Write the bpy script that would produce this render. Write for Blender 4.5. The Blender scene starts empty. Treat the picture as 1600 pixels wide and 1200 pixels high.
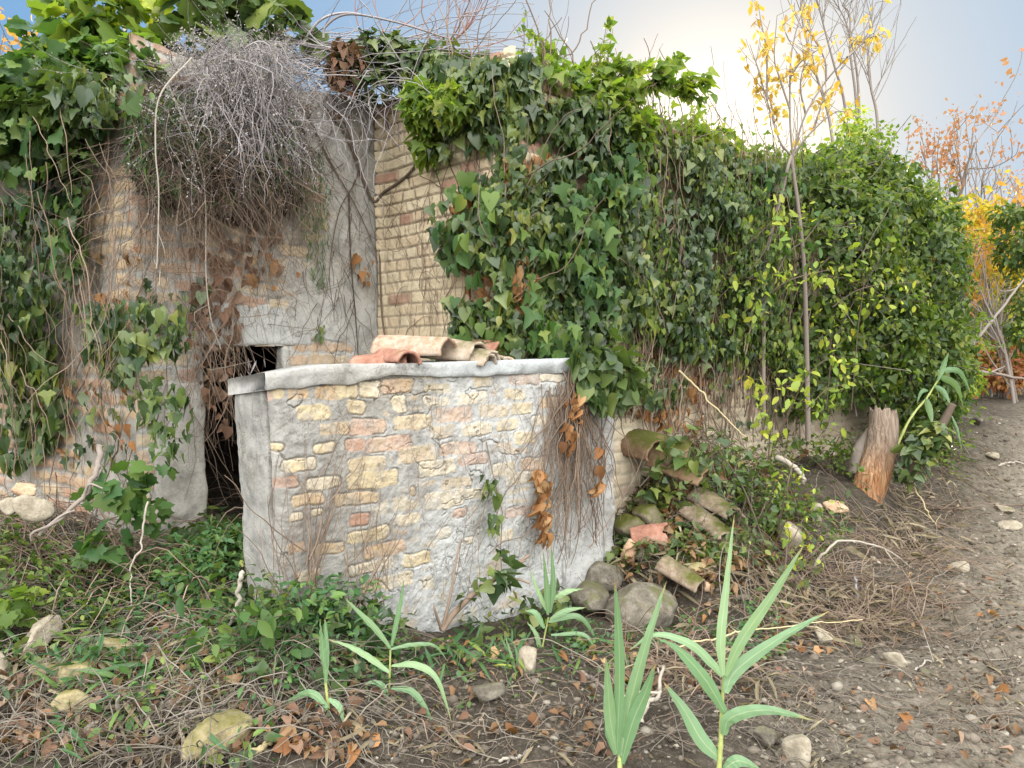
import bpy, math, random
import numpy as np
from mathutils import Vector

R = np.random.default_rng(11)
random.seed(5)
sc = bpy.context.scene
COL = sc.collection
PI = math.pi

# ------------------------------------------------------------------ camera
F = 1150.0
EYE = np.array([0.0, 0.0, 1.55])
PITCH = math.atan(40.0 / F)
cam = bpy.data.cameras.new('camera')
cam.sensor_width = 36
cam.lens = 36 * F / 1600
cam.clip_end = 2000
cam.clip_start = 0.05
co = bpy.data.objects.new('camera', cam)
COL.objects.link(co)
co.location = EYE
co.rotation_euler = (PI / 2 - PITCH, 0, 0)
sc.camera = co
cp, sp = math.cos(PITCH), math.sin(PITCH)


def ray(px, py):
    x, y = (px - 800) / F, (600 - py) / F
    # camera right = X, up = (0, sp, cp), forward = (0, cp, -sp)
    return np.array([x, cp + y * sp, -sp + y * cp])


def at(px, py, d):
    r = ray(px, py)
    return EYE + r * (d / r[1])


# ------------------------------------------------------------------ noise
def _h(ix, iy, iz, seed):
    n = (ix.astype(np.int64) * 374761393 + iy.astype(np.int64) * 668265263 + iz.astype(np.int64) * 1274126177 + seed * 974711)
    n = n & 0xFFFFFFFF
    n = ((n ^ (n >> 13)) * 1103515245) & 0xFFFFFFFF
    n = ((n ^ (n >> 16)) * 2654435761) & 0xFFFFFFFF
    n = n ^ (n >> 15)
    return (n & 0xFFFFFF) / float(0xFFFFFF)


def vn(x, y, z=None, seed=0):
    x = np.asarray(x, float)
    y = np.asarray(y, float)
    z = np.zeros_like(x) if z is None else np.asarray(z, float)
    ix, iy, iz = np.floor(x), np.floor(y), np.floor(z)
    fx, fy, fz = x - ix, y - iy, z - iz
    fx, fy, fz = [f * f * (3 - 2 * f) for f in (fx, fy, fz)]
    o = 0
    for a in (0, 1):
        for b in (0, 1):
            for c in (0, 1):
                w = (fx if a else 1 - fx) * (fy if b else 1 - fy) * (fz if c else 1 - fz)
                o = o + w * _h(ix + a, iy + b, iz + c, seed)
    return o


def fbm(x, y, z=None, s=1.0, oct=4, seed=0):
    t, amp, tot = 0, 1.0, 0
    for i in range(oct):
        t = t + amp * vn(np.asarray(x) * s, np.asarray(y) * s, None if z is None else np.asarray(z) * s, seed + i * 17)
        tot += amp
        amp *= 0.5
        s *= 2.03
    return t / tot


def sstep(a, b, x):
    t = np.clip((x - a) / (b - a), 0, 1)
    return t * t * (3 - 2 * t)


# ------------------------------------------------------------------ object helpers
def raw_mesh(name, V, faces):
    V = np.asarray(V, np.float32)
    faces = [np.asarray(f, np.int32) for f in faces if len(f)]
    me = bpy.data.meshes.new(name)
    me.vertices.add(len(V))
    me.vertices.foreach_set('co', V.ravel())
    nl = sum(f.size for f in faces)
    npoly = sum(len(f) for f in faces)
    me.loops.add(nl)
    me.loops.foreach_set('vertex_index', np.concatenate([f.ravel() for f in faces]))
    me.polygons.add(npoly)
    tot = np.concatenate([np.full(len(f), f.shape[1], np.int32) for f in faces])
    st = np.concatenate([[0], np.cumsum(tot)[:-1]]).astype(np.int32)
    me.polygons.foreach_set('loop_start', st)
    me.polygons.foreach_set('loop_total', tot)
    me.update(calc_edges=True)
    return me


def mobj(name, V, faces, mat, parent=None, smooth=False, attrs=None):
    V = np.asarray(V, float)
    if parent is not None:
        V = V - np.array(parent.location)[None, :]
    me = raw_mesh(name, V, faces)
    me.materials.append(mat)
    if smooth:
        me.polygons.foreach_set('use_smooth', np.ones(len(me.polygons), bool))
    for k, a in (attrs or {}).items():
        at_ = me.attributes.new(k, 'FLOAT', 'POINT')
        at_.data.foreach_set('value', np.asarray(a, np.float32).ravel())
    o = bpy.data.objects.new(name, me)
    COL.objects.link(o)
    if parent is not None:
        o.parent = parent
    return o


def tag(o, label=None, cat=None, group=None, kind=None):
    if label: o['label'] = label
    if cat: o['category'] = cat
    if group: o['group'] = group
    if kind: o['kind'] = kind
    return o


def empty(name, loc, label, cat, group=None):
    o = bpy.data.objects.new(name, None)
    o.empty_display_size = 0.1
    COL.objects.link(o)
    o.location = [float(v) for v in loc]
    return tag(o, label, cat, group)


def norm(a):
    a = np.asarray(a, float)
    return a / np.maximum(np.linalg.norm(a, axis=-1, keepdims=True), 1e-9)


def tubes(lines, rads, sides=4):
    """lines: list of (n,3); rads: list of scalars or (n,) -> V, quads"""
    Vs, Fs, off = [], [], 0
    ang = np.linspace(0, 2 * PI, sides, endpoint=False)
    ca, sa = np.cos(ang), np.sin(ang)
    for P, r in zip(lines, rads):
        P = np.asarray(P, float)
        n = len(P)
        if n < 2: continue
        r = np.full(n, r) if np.isscalar(r) else np.asarray(r)
        T = np.gradient(P, axis=0)
        T = norm(T)
        ref = np.array([0.31, 0.87, 0.38]) if abs(T[0] @ np.array([0.31, 0.87, 0.38])) < 0.9 else np.array([1.0, 0, 0])
        A = norm(np.cross(T, ref))
        B = np.cross(T, A)
        ring = P[:, None, :] + r[:, None, None] * (A[:, None, :] * ca[None, :, None] + B[:, None, :] * sa[None, :, None])
        Vs.append(ring.reshape(-1, 3))
        i = np.arange(n - 1)[:, None] * sides
        j = np.arange(sides)[None, :]
        j2 = (j + 1) % sides
        q = np.stack([i + j, i + j2, i + sides + j2, i + sides + j], -1).reshape(-1, 4) + off
        Fs.append(q)
        # end cap
        off += n * sides
    return np.concatenate(Vs), np.concatenate(Fs)


def resample(P, n):
    """smooth Catmull-Rom through the points"""
    P = np.asarray(P, float)
    m = len(P)
    if m == 2:
        t = np.linspace(0, 1, n)[:, None]
        return P[0] * (1 - t) + P[1] * t
    Q = np.vstack([2 * P[0] - P[1], P, 2 * P[-1] - P[-2]])
    t = np.linspace(0, m - 1 - 1e-6, n)
    i = np.floor(t).astype(int)
    f = (t - i)[:, None]
    p0, p1, p2, p3 = Q[i], Q[i + 1], Q[i + 2], Q[i + 3]
    return 0.5 * (2 * p1 + (p2 - p0) * f + (2 * p0 - 5 * p1 + 4 * p2 - p3) * f ** 2 + (3 * p1 - p0 - 3 * p2 + p3) * f ** 3)


# ------------------------------------------------------------------ leaf templates: (verts, tris)
def fan(outline, center, fold=0.0, curl=0.0):
    V = np.array([center] + list(outline), float)
    V = np.c_[V, np.zeros(len(V))]
    V[:, 2] = fold * np.abs(V[:, 0]) - curl * V[:, 1] ** 2
    n = len(outline)
    F_ = np.array([[0, 1 + i, 1 + (i + 1) % n] for i in range(n)])
    return V, F_


LEAF = {
    'ivy': fan([(0, 0), (.22, -.12), (.48, .02), (.42, .28), (.27, .46), (.16, .7), (0, 1.0), (-.16, .7), (-.27, .46), (-.42, .28), (-.48, .02), (-.22, -.12)], (0, .28), .22, .22),
    'ivy3': fan([(0, 0), (.2, -.1), (.6, .22), (.24, .4), (.14, .75), (0, 1.05), (-.14, .75), (-.24, .4), (-.6, .22), (-.2, -.1)], (0, .26), .2, .2),
    'heart': fan([(0, 0), (.2, -.14), (.46, 0), (.48, .3), (.3, .65), (0, 1.0), (-.3, .65), (-.48, .3), (-.46, 0), (-.2, -.14)], (0, .3), .25, .25),
    'grape': fan([(0, 0), (.2, -.2), (.45, -.18), (.5, .08), (.72, .2), (.6, .42), (.42, .48), (.38, .75), (.16, .78), (0, 1.0), (-.16, .78), (-.38, .75), (-.42, .48), (-.6, .42), (-.72, .2), (-.5, .08), (-.45, -.18), (-.2, -.2)], (0, .25), .16, .22),
    'oval': fan([(0, 0), (.2, .22), (.25, .5), (.15, .8), (0, 1.0), (-.15, .8), (-.25, .5), (-.2, .22)], (0, .5), .3, .15),
    'small': fan([(0, 0), (.28, .3), (.24, .65), (0, 1.0), (-.24, .65), (-.28, .3)], (0, .5), .3, .2),
    'blade': fan([(0, 0), (.06, .3), (.05, .65), (0, 1.0), (-.05, .65), (-.06, .3)], (0, .5), .3, .45),
    'dry': fan([(0, 0), (.3, .05), (.42, .4), (.2, .7), (.05, 1.0), (-.25, .75), (-.36, .45), (-.3, .1)], (0.03, .45), .75, .5),
}


def leaves(kind, P, T, N, S, rng=R, wob=0.6):
    if kind == 'ivy' and len(P) > 12:      # ivy grows several leaf shapes on one plant
        S = np.broadcast_to(np.asarray(S, float), (len(P),))
        c_ = rng.uniform(0, 1, len(P))
        out = []
        for k_, lo, hi in (('ivy_', 0, .5), ('ivy3', .5, .78), ('heart', .78, 1.01)):
            m_ = (c_ >= lo) & (c_ < hi)
            if m_.any(): out.append(leaves(k_, P[m_], T[m_], N[m_], S[m_], rng, .9))
        return merge(out)
    kind = 'ivy' if kind == 'ivy_' else kind
    """instance template over arrays"""
    V0, F0 = LEAF[kind]
    n = len(P)
    y = norm(T)
    z = N - (N * y).sum(1, keepdims=True) * y
    z = norm(z)
    x = np.cross(y, z)
    S = np.broadcast_to(np.asarray(S, float), (n,))
    wx = rng.uniform(0.8, 1.15, n)
    zf = rng.uniform(1 - wob, 1 + wob, n)
    tw = rng.normal(0, .12, n)
    lx = V0[None, :, 0] * wx[:, None]
    ly = np.broadcast_to(V0[None, :, 1], lx.shape)
    lz = V0[None, :, 2] * zf[:, None] + lx * ly * tw[:, None]
    W = P[:, None, :] + S[:, None, None] * (x[:, None, :] * lx[..., None] + y[:, None, :] * ly[..., None] + z[:, None, :] * lz[..., None])
    k = len(V0)
    Fc = (F0[None] + (np.arange(n) * k)[:, None, None]).reshape(-1, 3)
    return W.reshape(-1, 3), Fc


def merge(parts):
    """join pieces whose faces all have the same number of corners"""
    Vs, Fs, off = [], [], 0
    for V, F_ in parts:
        Vs.append(V)
        Fs.append(F_ + off)
        off += len(V)
    return np.concatenate(Vs), np.concatenate(Fs)


# ------------------------------------------------------------------ materials
def new_mat(name):
    m = bpy.data.materials.new(name)
    m.use_nodes = True
    nt = m.node_tree
    b = nt.nodes['Principled BSDF']
    return m, nt, b


def ramp(nt, fac, stops, interp='LINEAR'):
    r = nt.nodes.new('ShaderNodeValToRGB')
    r.color_ramp.interpolation = interp
    e = r.color_ramp.elements
    while len(e) > 1: e.remove(e[-1])
    e[0].position = stops[0][0]
    e[0].color = (*stops[0][1], 1)
    for p, c in stops[1:]:
        x = e.new(p)
        x.color = (*c, 1)
    if fac is not None: nt.links.new(fac, r.inputs[0])
    return r.outputs[0]


def noise(nt, scale, detail=6, rough=.6, vec=None, dist=0.0):
    n = nt.nodes.new('ShaderNodeTexNoise')
    n.inputs['Scale'].default_value = scale
    n.inputs['Detail'].default_value = detail
    n.inputs['Roughness'].default_value = rough
    n.inputs['Distortion'].default_value = dist
    if vec is None:
        g = nt.nodes.new('ShaderNodeNewGeometry')
        vec = g.outputs['Position']
    nt.links.new(vec, n.inputs['Vector'])
    return n.outputs['Fac']


def mixc(nt, fac, a, b, mode='MIX'):
    m = nt.nodes.new('ShaderNodeMix')
    m.data_type = 'RGBA'
    m.blend_type = mode
    for sock, v in ((m.inputs['Factor'], fac), (m.inputs['A'], a), (m.inputs['B'], b)):
        pass
    def put(s, v):
        if hasattr(v, 'links') or hasattr(v, 'is_linked'): nt.links.new(v, s)
        elif isinstance(v, (int, float)): s.default_value = v
        else: s.default_value = (*v, 1)
    put(m.inputs[0], fac)
    put(m.inputs[6], a)
    put(m.inputs[7], b)
    return m.outputs[2]


def attr(nt, name):
    a = nt.nodes.new('ShaderNodeAttribute')
    a.attribute_name = name
    return a.outputs['Fac']


def math_(nt, op, a, b=None, clamp=False):
    m = nt.nodes.new('ShaderNodeMath')
    m.operation = op
    m.use_clamp = clamp
    for i, v in enumerate((a, b)):
        if v is None: continue
        if isinstance(v, (int, float)): m.inputs[i].default_value = v
        else: nt.links.new(v, m.inputs[i])
    return m.outputs[0]


def bump(nt, b, h, strength=.5, dist=.01):
    n = nt.nodes.new('ShaderNodeBump')
    n.inputs['Strength'].default_value = strength
    n.inputs['Distance'].default_value = dist
    nt.links.new(h, n.inputs['Height'])
    nt.links.new(n.outputs[0], b.inputs['Normal'])


def leaf_mat(name, stops, trans=.35, rough=.42, spec=.4, tcol=1.6, patch=None):
    m, nt, b = new_mat(name)
    g = nt.nodes.new('ShaderNodeNewGeometry')
    ri = g.outputs['Random Per Island']
    big = noise(nt, 1.6, 3)
    # clumps lean to one end of the ramp
    f = math_(nt, 'ADD', math_(nt, 'MULTIPLY', ri, .7), math_(nt, 'MULTIPLY', math_(nt, 'SUBTRACT', big, .32), .8), True)
    c = ramp(nt, f, stops)
    sp_ = noise(nt, 55, 4, .7)
    c = mixc(nt, math_(nt, 'MULTIPLY', math_(nt, 'SUBTRACT', sp_, .45, True), .9), c, (.13, .12, .05))
    nt.links.new(c, b.inputs['Base Color'])
    b.inputs['Roughness'].default_value = rough
    b.inputs['Specular IOR Level'].default_value = spec
    t = nt.nodes.new('ShaderNodeBsdfTranslucent')
    tc = mixc(nt, 1.0, c, (tcol, tcol * 1.05, tcol * .45), 'MULTIPLY')
    nt.links.new(tc, t.inputs['Color'])
    mx = nt.nodes.new('ShaderNodeMixShader')
    mx.inputs[0].default_value = trans
    nt.links.new(b.outputs[0], mx.inputs[1])
    nt.links.new(t.outputs[0], mx.inputs[2])
    nt.links.new(mx.outputs[0], nt.nodes['Material Output'].inputs['Surface'])
    return m


def twig_mat(name, a, b_, rough=.85):
    m, nt, b = new_mat(name)
    g = nt.nodes.new('ShaderNodeNewGeometry')
    c = ramp(nt, g.outputs['Random Per Island'], [(0, a), (1, b_)])
    n = noise(nt, 60, 4)
    c = mixc(nt, math_(nt, 'MULTIPLY', n, .5), c, tuple(v * .45 for v in a))
    nt.links.new(c, b.inputs['Base Color'])
    b.inputs['Roughness'].default_value = rough
    b.inputs['Specular IOR Level'].default_value = .2
    return m


def wall_mat(name, plaster, white, brickramp, fine=1.0, cracks=.0):
    m, nt, b = new_mat(name)
    br, tone, wh = attr(nt, 'brick'), attr(nt, 'tone'), attr(nt, 'white')
    n1 = noise(nt, 9, 8, .65)
    n2 = noise(nt, 70, 6, .7)
    n3 = noise(nt, 2.2, 5, .6)
    n4 = noise(nt, 260, 3, .6)
    base = ramp(nt, n1, [(.3, tuple(v * .62 for v in plaster)), (.5, plaster), (.72, tuple(v * 1.25 for v in plaster))])
    base = mixc(nt, wh, base, ramp(nt, n1, [(.3, tuple(v * .72 for v in white)), (.6, white)]))
    # warm rust and grey-green lichen
    base = mixc(nt, math_(nt, 'MULTIPLY', math_(nt, 'SUBTRACT', n3, .52, True), 1.6), base, (.17, .15, .1))
    bc = ramp(nt, tone, brickramp)
    bc = mixc(nt, math_(nt, 'MULTIPLY', n2, .55), bc, mixc(nt, n1, (.2, .12, .06), (.6, .52, .38)))
    bc = mixc(nt, math_(nt, 'MULTIPLY', math_(nt, 'SUBTRACT', noise(nt, 24, 6, .7), .48, True), 2.4, True), bc, base)
    c = mixc(nt, br, base, bc)
    c = mixc(nt, math_(nt, 'MULTIPLY', math_(nt, 'SUBTRACT', n2, .56, True), 3.2, True), c, tuple(v * .28 for v in plaster))
    c = mixc(nt, math_(nt, 'MULTIPLY', math_(nt, 'SUBTRACT', n4, .6, True), 3.0, True), c, (.62, .62, .6))
    if cracks:
        for sc_, th in ((5, .012), (13, .016)):
            rdg = math_(nt, 'ABSOLUTE', math_(nt, 'SUBTRACT', noise(nt, sc_, 4, .55, None, .4), .5))
            ln = math_(nt, 'MULTIPLY', math_(nt, 'SUBTRACT', 1.0, math_(nt, 'DIVIDE', rdg, th), True), math_(nt, 'MULTIPLY', math_(nt, 'SUBTRACT', noise(nt, 3.1, 3), .42, True), 5, True), True)
            c = mixc(nt, math_(nt, 'MULTIPLY', ln, cracks), c, (.09, .075, .06))
    nt.links.new(c, b.inputs['Base Color'])
    b.inputs['Roughness'].default_value = .92
    b.inputs['Specular IOR Level'].default_value = .15
    h = math_(nt, 'ADD', math_(nt, 'MULTIPLY', n2, .8), math_(nt, 'MULTIPLY', n4, .35))
    bump(nt, b, h, .55 * fine, .012)
    return m


def rock_mat(name, stops, moss=0.0, mosscol=(.07, .075, .015), sc_=14, rough=.9):
    m, nt, b = new_mat(name)
    tc = nt.nodes.new('ShaderNodeTexCoord')
    v = tc.outputs['Object']
    n1 = noise(nt, sc_, 8, .65, v)
    c = ramp(nt, n1, stops)
    n2 = noise(nt, sc_ * 7, 5, .65, v)
    c = mixc(nt, math_(nt, 'MULTIPLY', math_(nt, 'SUBTRACT', n2, .5, True), 1.8, True), c, tuple(v_ * .35 for v_ in stops[0][1]))
    if moss > 0:
        g = nt.nodes.new('ShaderNodeNewGeometry')
        s = nt.nodes.new('ShaderNodeSeparateXYZ')
        nt.links.new(g.outputs['Normal'], s.inputs[0])
        up = math_(nt, 'ADD', math_(nt, 'MULTIPLY', s.outputs['Z'], .5), math_(nt, 'MULTIPLY', math_(nt, 'SUBTRACT', noise(nt, 6, 5, .6, v), .5), 1.6))
        f = math_(nt, 'MULTIPLY', math_(nt, 'ADD', up, moss - .5), 2.5, True)
        c = mixc(nt, f, c, mixc(nt, n2, tuple(x * .5 for x in mosscol), tuple(x * 1.5 for x in mosscol)))
    nt.links.new(c, b.inputs['Base Color'])
    b.inputs['Roughness'].default_value = rough
    b.inputs['Specular IOR Level'].default_value = .2
    bump(nt, b, n2, .6, .01)
    return m


BR_CIST = [(0, (.35, .17, .12)), (.2, (.48, .34, .28)), (.4, (.49, .35, .21)), (.6, (.46, .385, .28)), (.8, (.53, .44, .27)), (1, (.58, .52, .41))]
BR_HOUSE = [(0, (.32, .14, .10)), (.18, (.46, .28, .21)), (.4, (.56, .42, .29)), (.7, (.62, .52, .35)), (1, (.68, .60, .43))]
BR_HOUSE_OLD = [(0, (.32, .14, .09)), (.25, (.45, .25, .16)), (.5, (.52, .36, .21)), (.8, (.56, .44, .28)), (1, (.60, .51, .36))]
M = {}
M['cistern'] = wall_mat('cistern_render', (.30, .29, .27), (.48, .49, .485), BR_CIST, 1.3, .75)
M['coping'] = wall_mat('coping_concrete', (.32, .31, .29), (.40, .42, .425), BR_CIST, 1.4, .6)
M['house'] = wall_mat('house_masonry', (.33, .31, .275), (.46, .47, .46), BR_HOUSE_OLD, 1.2, .5)
M['house_brick'] = wall_mat('house_brickwork', (.34, .28, .20), (.50, .46, .38), BR_HOUSE)
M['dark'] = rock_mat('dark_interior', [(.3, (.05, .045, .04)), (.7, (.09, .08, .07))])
M['roof'] = rock_mat('weathered_roof', [(.3, (.10, .06, .04)), (.7, (.25, .15, .1))], .35)
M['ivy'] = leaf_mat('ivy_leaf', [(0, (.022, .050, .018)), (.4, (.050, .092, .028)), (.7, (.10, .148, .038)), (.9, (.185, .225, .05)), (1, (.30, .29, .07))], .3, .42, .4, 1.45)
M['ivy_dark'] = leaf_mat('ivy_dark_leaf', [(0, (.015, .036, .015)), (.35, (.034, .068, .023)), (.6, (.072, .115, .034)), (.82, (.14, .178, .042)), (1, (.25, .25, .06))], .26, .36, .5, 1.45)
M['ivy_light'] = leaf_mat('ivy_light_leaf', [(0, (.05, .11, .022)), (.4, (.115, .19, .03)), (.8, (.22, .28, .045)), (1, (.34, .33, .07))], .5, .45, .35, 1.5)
M['grape'] = leaf_mat('vine_leaf', [(0, (.028, .08, .028)), (.5, (.062, .132, .036)), (.85, (.13, .20, .04)), (1, (.34, .30, .05))], .38, .48, .3, 1.45)
M['shrub'] = leaf_mat('shrub_leaf', [(0, (.028, .066, .016)), (.45, (.065, .118, .024)), (.8, (.15, .20, .034)), (1, (.30, .28, .05))], .42, .42, .4, 1.45)
M['yellow'] = leaf_mat('autumn_leaf', [(0, (.42, .20, .03)), (.45, (.60, .40, .07)), (.8, (.66, .52, .14)), (1, (.48, .22, .05))], .42, .5, .3, 1.1)
M['lime'] = leaf_mat('bramble_leaf', [(0, (.14, .25, .05)), (.5, (.30, .38, .06)), (.85, (.50, .50, .08)), (1, (.6, .4, .06))], .45, .5, .3)
M['bgyellow'] = leaf_mat('gold_foliage', [(0, (.22, .22, .03)), (.5, (.48, .38, .04)), (1, (.65, .38, .05))], .5, .5, .3, 1.3)
M['bgorange'] = leaf_mat('orange_foliage', [(0, (.38, .22, .06)), (.5, (.55, .32, .08)), (1, (.55, .24, .1))], .5, .5, .3, 1.3)
M['bgpink'] = leaf_mat('rusty_foliage', [(0, (.30, .14, .10)), (1, (.42, .22, .15))], .45, .5, .3, 1.3)
M['bgred'] = leaf_mat('red_foliage', [(0, (.26, .07, .045)), (.5, (.38, .15, .07)), (1, (.40, .28, .08))], .4, .5, .3, 1.3)
M['dry'] = leaf_mat('dry_leaf', [(0, (.12, .055, .03)), (.4, (.25, .115, .045)), (.7, (.36, .19, .085)), (1, (.42, .31, .18))], .2, .7, .15, 1.2)
M['maroon'] = leaf_mat('withered_leaf', [(0, (.085, .048, .034)), (.6, (.17, .095, .062)), (1, (.34, .24, .18))], .15, .75, .15, 1.2)
M['seed'] = leaf_mat('fluff', [(0, (.28, .25, .27)), (1, (.5, .46, .48))], .3, .8, .1, 1.0)
M['reed'] = leaf_mat('reed_leaf', [(0, (.15, .28, .13)), (.5, (.20, .34, .17)), (1, (.28, .40, .18))], .35, .42, .4, 1.3)
M['reedstem'] = leaf_mat('reed_stem', [(0, (.28, .34, .10)), (1, (.42, .45, .16))], .15, .4, .4, 1.2)
M['weed'] = leaf_mat('weed_leaf', [(0, (.03, .085, .03)), (.5, (.05, .13, .045)), (.85, (.13, .22, .05)), (1, (.3, .3, .05))], .3, .45, .35)
M['greytwig'] = twig_mat('grey_twig', (.17, .155, .16), (.42, .39, .395))
M['groundtwig'] = twig_mat('rotting_twig', (.07, .058, .045), (.30, .265, .22))
M['browntwig'] = twig_mat('brown_twig', (.13, .09, .065), (.33, .25, .19))
M['darktwig'] = twig_mat('dark_twig', (.06, .045, .035), (.16, .12, .09))
M['redtwig'] = twig_mat('reddish_twig', (.22, .12, .10), (.36, .22, .18))
M['palestick'] = twig_mat('bleached_stick', (.26, .23, .19), (.45, .41, .35))
M['bark'] = twig_mat('grey_bark', (.17, .14, .12), (.30, .26, .23))
M['straw'] = twig_mat('straw', (.42, .34, .19), (.6, .5, .3))
M['stone'] = rock_mat('pale_stone', [(.3, (.18, .155, .115)), (.55, (.33, .29, .225)), (.75, (.48, .435, .36))], .12)
M['yellowstone'] = rock_mat('yellow_stone', [(.3, (.16, .135, .075)), (.55, (.33, .28, .16)), (.75, (.46, .41, .27))], .3, (.10, .095, .02))
M['greystone'] = rock_mat('grey_boulder', [(.3, (.06, .052, .04)), (.52, (.14, .125, .10)), (.64, (.20, .18, .15)), (.74, (.36, .34, .31))], .22)
M['mossstone'] = rock_mat('mossy_stone', [(.3, (.13, .11, .07)), (.7, (.24, .21, .15))], .55)
M['brickbit'] = rock_mat('brick_lump', [(.3, (.35, .2, .13)), (.6, (.5, .36, .24)), (.75, (.55, .46, .34))], .05)
M['tile'] = rock_mat('terracotta', [(.3, (.20, .13, .09)), (.48, (.36, .25, .18)), (.62, (.38, .33, .27)), (.75, (.27, .25, .21))], .02, sc_=18)
M['tileold'] = rock_mat('old_terracotta', [(.3, (.20, .15, .11)), (.5, (.34, .27, .205)), (.72, (.46, .41, .34))], .12, sc_=18)
M['tilered'] = rock_mat('red_terracotta', [(.3, (.19, .085, .06)), (.55, (.34, .175, .125)), (.75, (.36, .27, .22))], .02, sc_=18)
M['tilerub'] = rock_mat('buried_terracotta', [(.3, (.10, .08, .058)), (.5, (.22, .165, .12)), (.72, (.34, .29, .23))], .27, sc_=18)
M['tilemoss'] = rock_mat('mossy_terracotta', [(.3, (.17, .10, .06)), (.6, (.28, .19, .125))], .50, sc_=18)

# ------------------------------------------------------------------ ground height
CP = []
def cpx(px, py, d):
    p = at(px, py, d)
    CP.append(p)
for a in [(0, 1200, 2.2), (200, 1200, 2.25), (0, 1050, 2.75), (50, 800, 3.75), (150, 880, 3.7), (300, 860, 4.3), (250, 960, 3.3), (200, 1100, 2.55),
          (395, 955, 2.95), (380, 900, 3.6), (420, 1010, 2.85), (500, 1100, 2.6), (500, 1200, 2.35), (560, 985, 3.25), (700, 1100, 2.9), (700, 1200, 2.45), (740, 1003, 3.65),
          (850, 975, 3.95), (940, 915, 4.4), (1000, 1200, 2.5), (1000, 1070, 3.2), (1020, 985, 4.0), (1300, 1000, 3.95), (1300, 1200, 2.6), (1600, 1200, 2.6), (1600, 900, 5.0),
          (1450, 810, 6.0), (1330, 860, 5.0), (1200, 880, 4.75), (1050, 760, 5.0), (1080, 690, 5.5), (1020, 860, 4.65), (1150, 760, 5.3), (1250, 740, 5.8), (1300, 720, 6.4), (1400, 720, 6.9), (1600, 720, 8.4),
          (1590, 625, 12.0), (1500, 650, 9.5), (1440, 680, 8.0), (1600, 800, 6.4), (1420, 900, 4.9)]:
    cpx(*a)
for a in [(-6, 4, 1.1), (-5, 2, .7), (-3, 1, .3), (0, .5, .05), (3, 1, 0), (6, 3, .1), (9, 7, .5), (12, 12, .9), (0, -3, 0), (-4, -3, .2), (5, -3, 0), (20, 20, 1.2), (-10, 14, 1.3), (-3, 7, 1.0), (0, 12, 1.0), (5, 13, 1.0), (-20, 30, 1.4), (0, 40, 1.2), (30, 40, 1.4), (-20, -20, 0), (20, -20, 0), (-1.2, 4.6, .55), (-.2, 4.7, .5), (1.4, 5.4, .95)]:
    CP.append(np.array(a, float))
CP = np.array(CP)


def gz0(X, Y):
    X = np.asarray(X, float); Y = np.asarray(Y, float)
    num = np.zeros_like(X); den = np.zeros_like(X)
    for c in CP:
        d2 = (X - c[0]) ** 2 + (Y - c[1]) ** 2
        w = 1 / (d2 + .10) ** 1.7
        num += w * c[2]; den += w
    return num / den


def gz(X, Y):
    X = np.asarray(X, float); Y = np.asarray(Y, float)
    z = gz0(X, Y)
    near = 1 / (1 + (np.hypot(X, Y - 3) / 12) ** 4)
    z = z + near * ((fbm(X, Y, s=2.2, oct=3, seed=3) - .5) * .10 + (fbm(X, Y, s=11, oct=4, seed=9) - .5) * .075 * (0.7 + .6 * fbm(X, Y, s=1.2, oct=2, seed=4)))
    return z


def pg(px, py, dmax=40):
    """the point where the ray of a pixel meets the ground"""
    r = ray(px, py)
    d = np.concatenate([np.arange(1.0, 14, .02), np.arange(14, dmax, .2)])
    P = EYE[None] + r[None] * (d / r[1])[:, None]
    below = P[:, 2] < gz(P[:, 0], P[:, 1])
    i = np.argmax(below) if below.any() else len(d) - 1
    return P[i]


def axis(lo, hi, step, far, g=1.35):
    c = list(np.arange(lo, hi + 1e-6, step))
    s = step
    a, b = lo, hi
    L, H = [], []
    while a > -far:
        s *= g; a -= s; b += s
        L.append(a); H.append(b)
    return np.array(L[::-1] + c + H)


xs = axis(-4.0, 7.0, .022, 600)
ys = axis(1.6, 9.5, .022, 600)
GX, GY = np.meshgrid(xs, ys)
GZ = gz(GX, GY)
nx, ny = len(xs), len(ys)
idx = np.arange(nx * ny).reshape(ny, nx)
gq = np.stack([idx[:-1, :-1], idx[:-1, 1:], idx[1:, 1:], idx[1:, :-1]], -1).reshape(-1, 4)
m, nt, b = new_mat('soil')
n1 = noise(nt, 1.1, 6, .6); n2 = noise(nt, 14, 8, .7); n3 = noise(nt, 90, 6, .7)
g_ = nt.nodes.new('ShaderNodeNewGeometry')
s_ = nt.nodes.new('ShaderNodeSeparateXYZ'); nt.links.new(g_.outputs['Position'], s_.inputs[0])
# the trodden path on the right is drier, paler earth
pth = math_(nt, 'MULTIPLY', math_(nt, 'ADD', math_(nt, 'SUBTRACT', s_.outputs['X'], math_(nt, 'MULTIPLY', s_.outputs['Y'], .79)), math_(nt, 'ADD', 1.0, math_(nt, 'MULTIPLY', n1, 1.0))), 1.0, True)
c_d = ramp(nt, n2, [(.3, (.024, .020, .015)), (.55, (.058, .048, .037)), (.75, (.11, .092, .07))])
c_l = ramp(nt, n2, [(.3, (.07, .059, .044)), (.5, (.155, .135, .106)), (.72, (.26, .23, .185))])
c = mixc(nt, pth, c_d, c_l)
c = mixc(nt, math_(nt, 'MULTIPLY', math_(nt, 'SUBTRACT', n3, .55, True), 2.5, True), c, (.33, .29, .23))
nt.links.new(c, b.inputs['Base Color'])
b.inputs['Roughness'].default_value = .95
b.inputs['Specular IOR Level'].default_value = .15
bump(nt, b, math_(nt, 'ADD', n2, math_(nt, 'MULTIPLY', n3, .5)), .7, .03)
M['soil'] = m
tag(mobj('ground', np.c_[GX.ravel(), GY.ravel(), GZ.ravel()], [gq], m, smooth=True), kind='structure')

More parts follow.
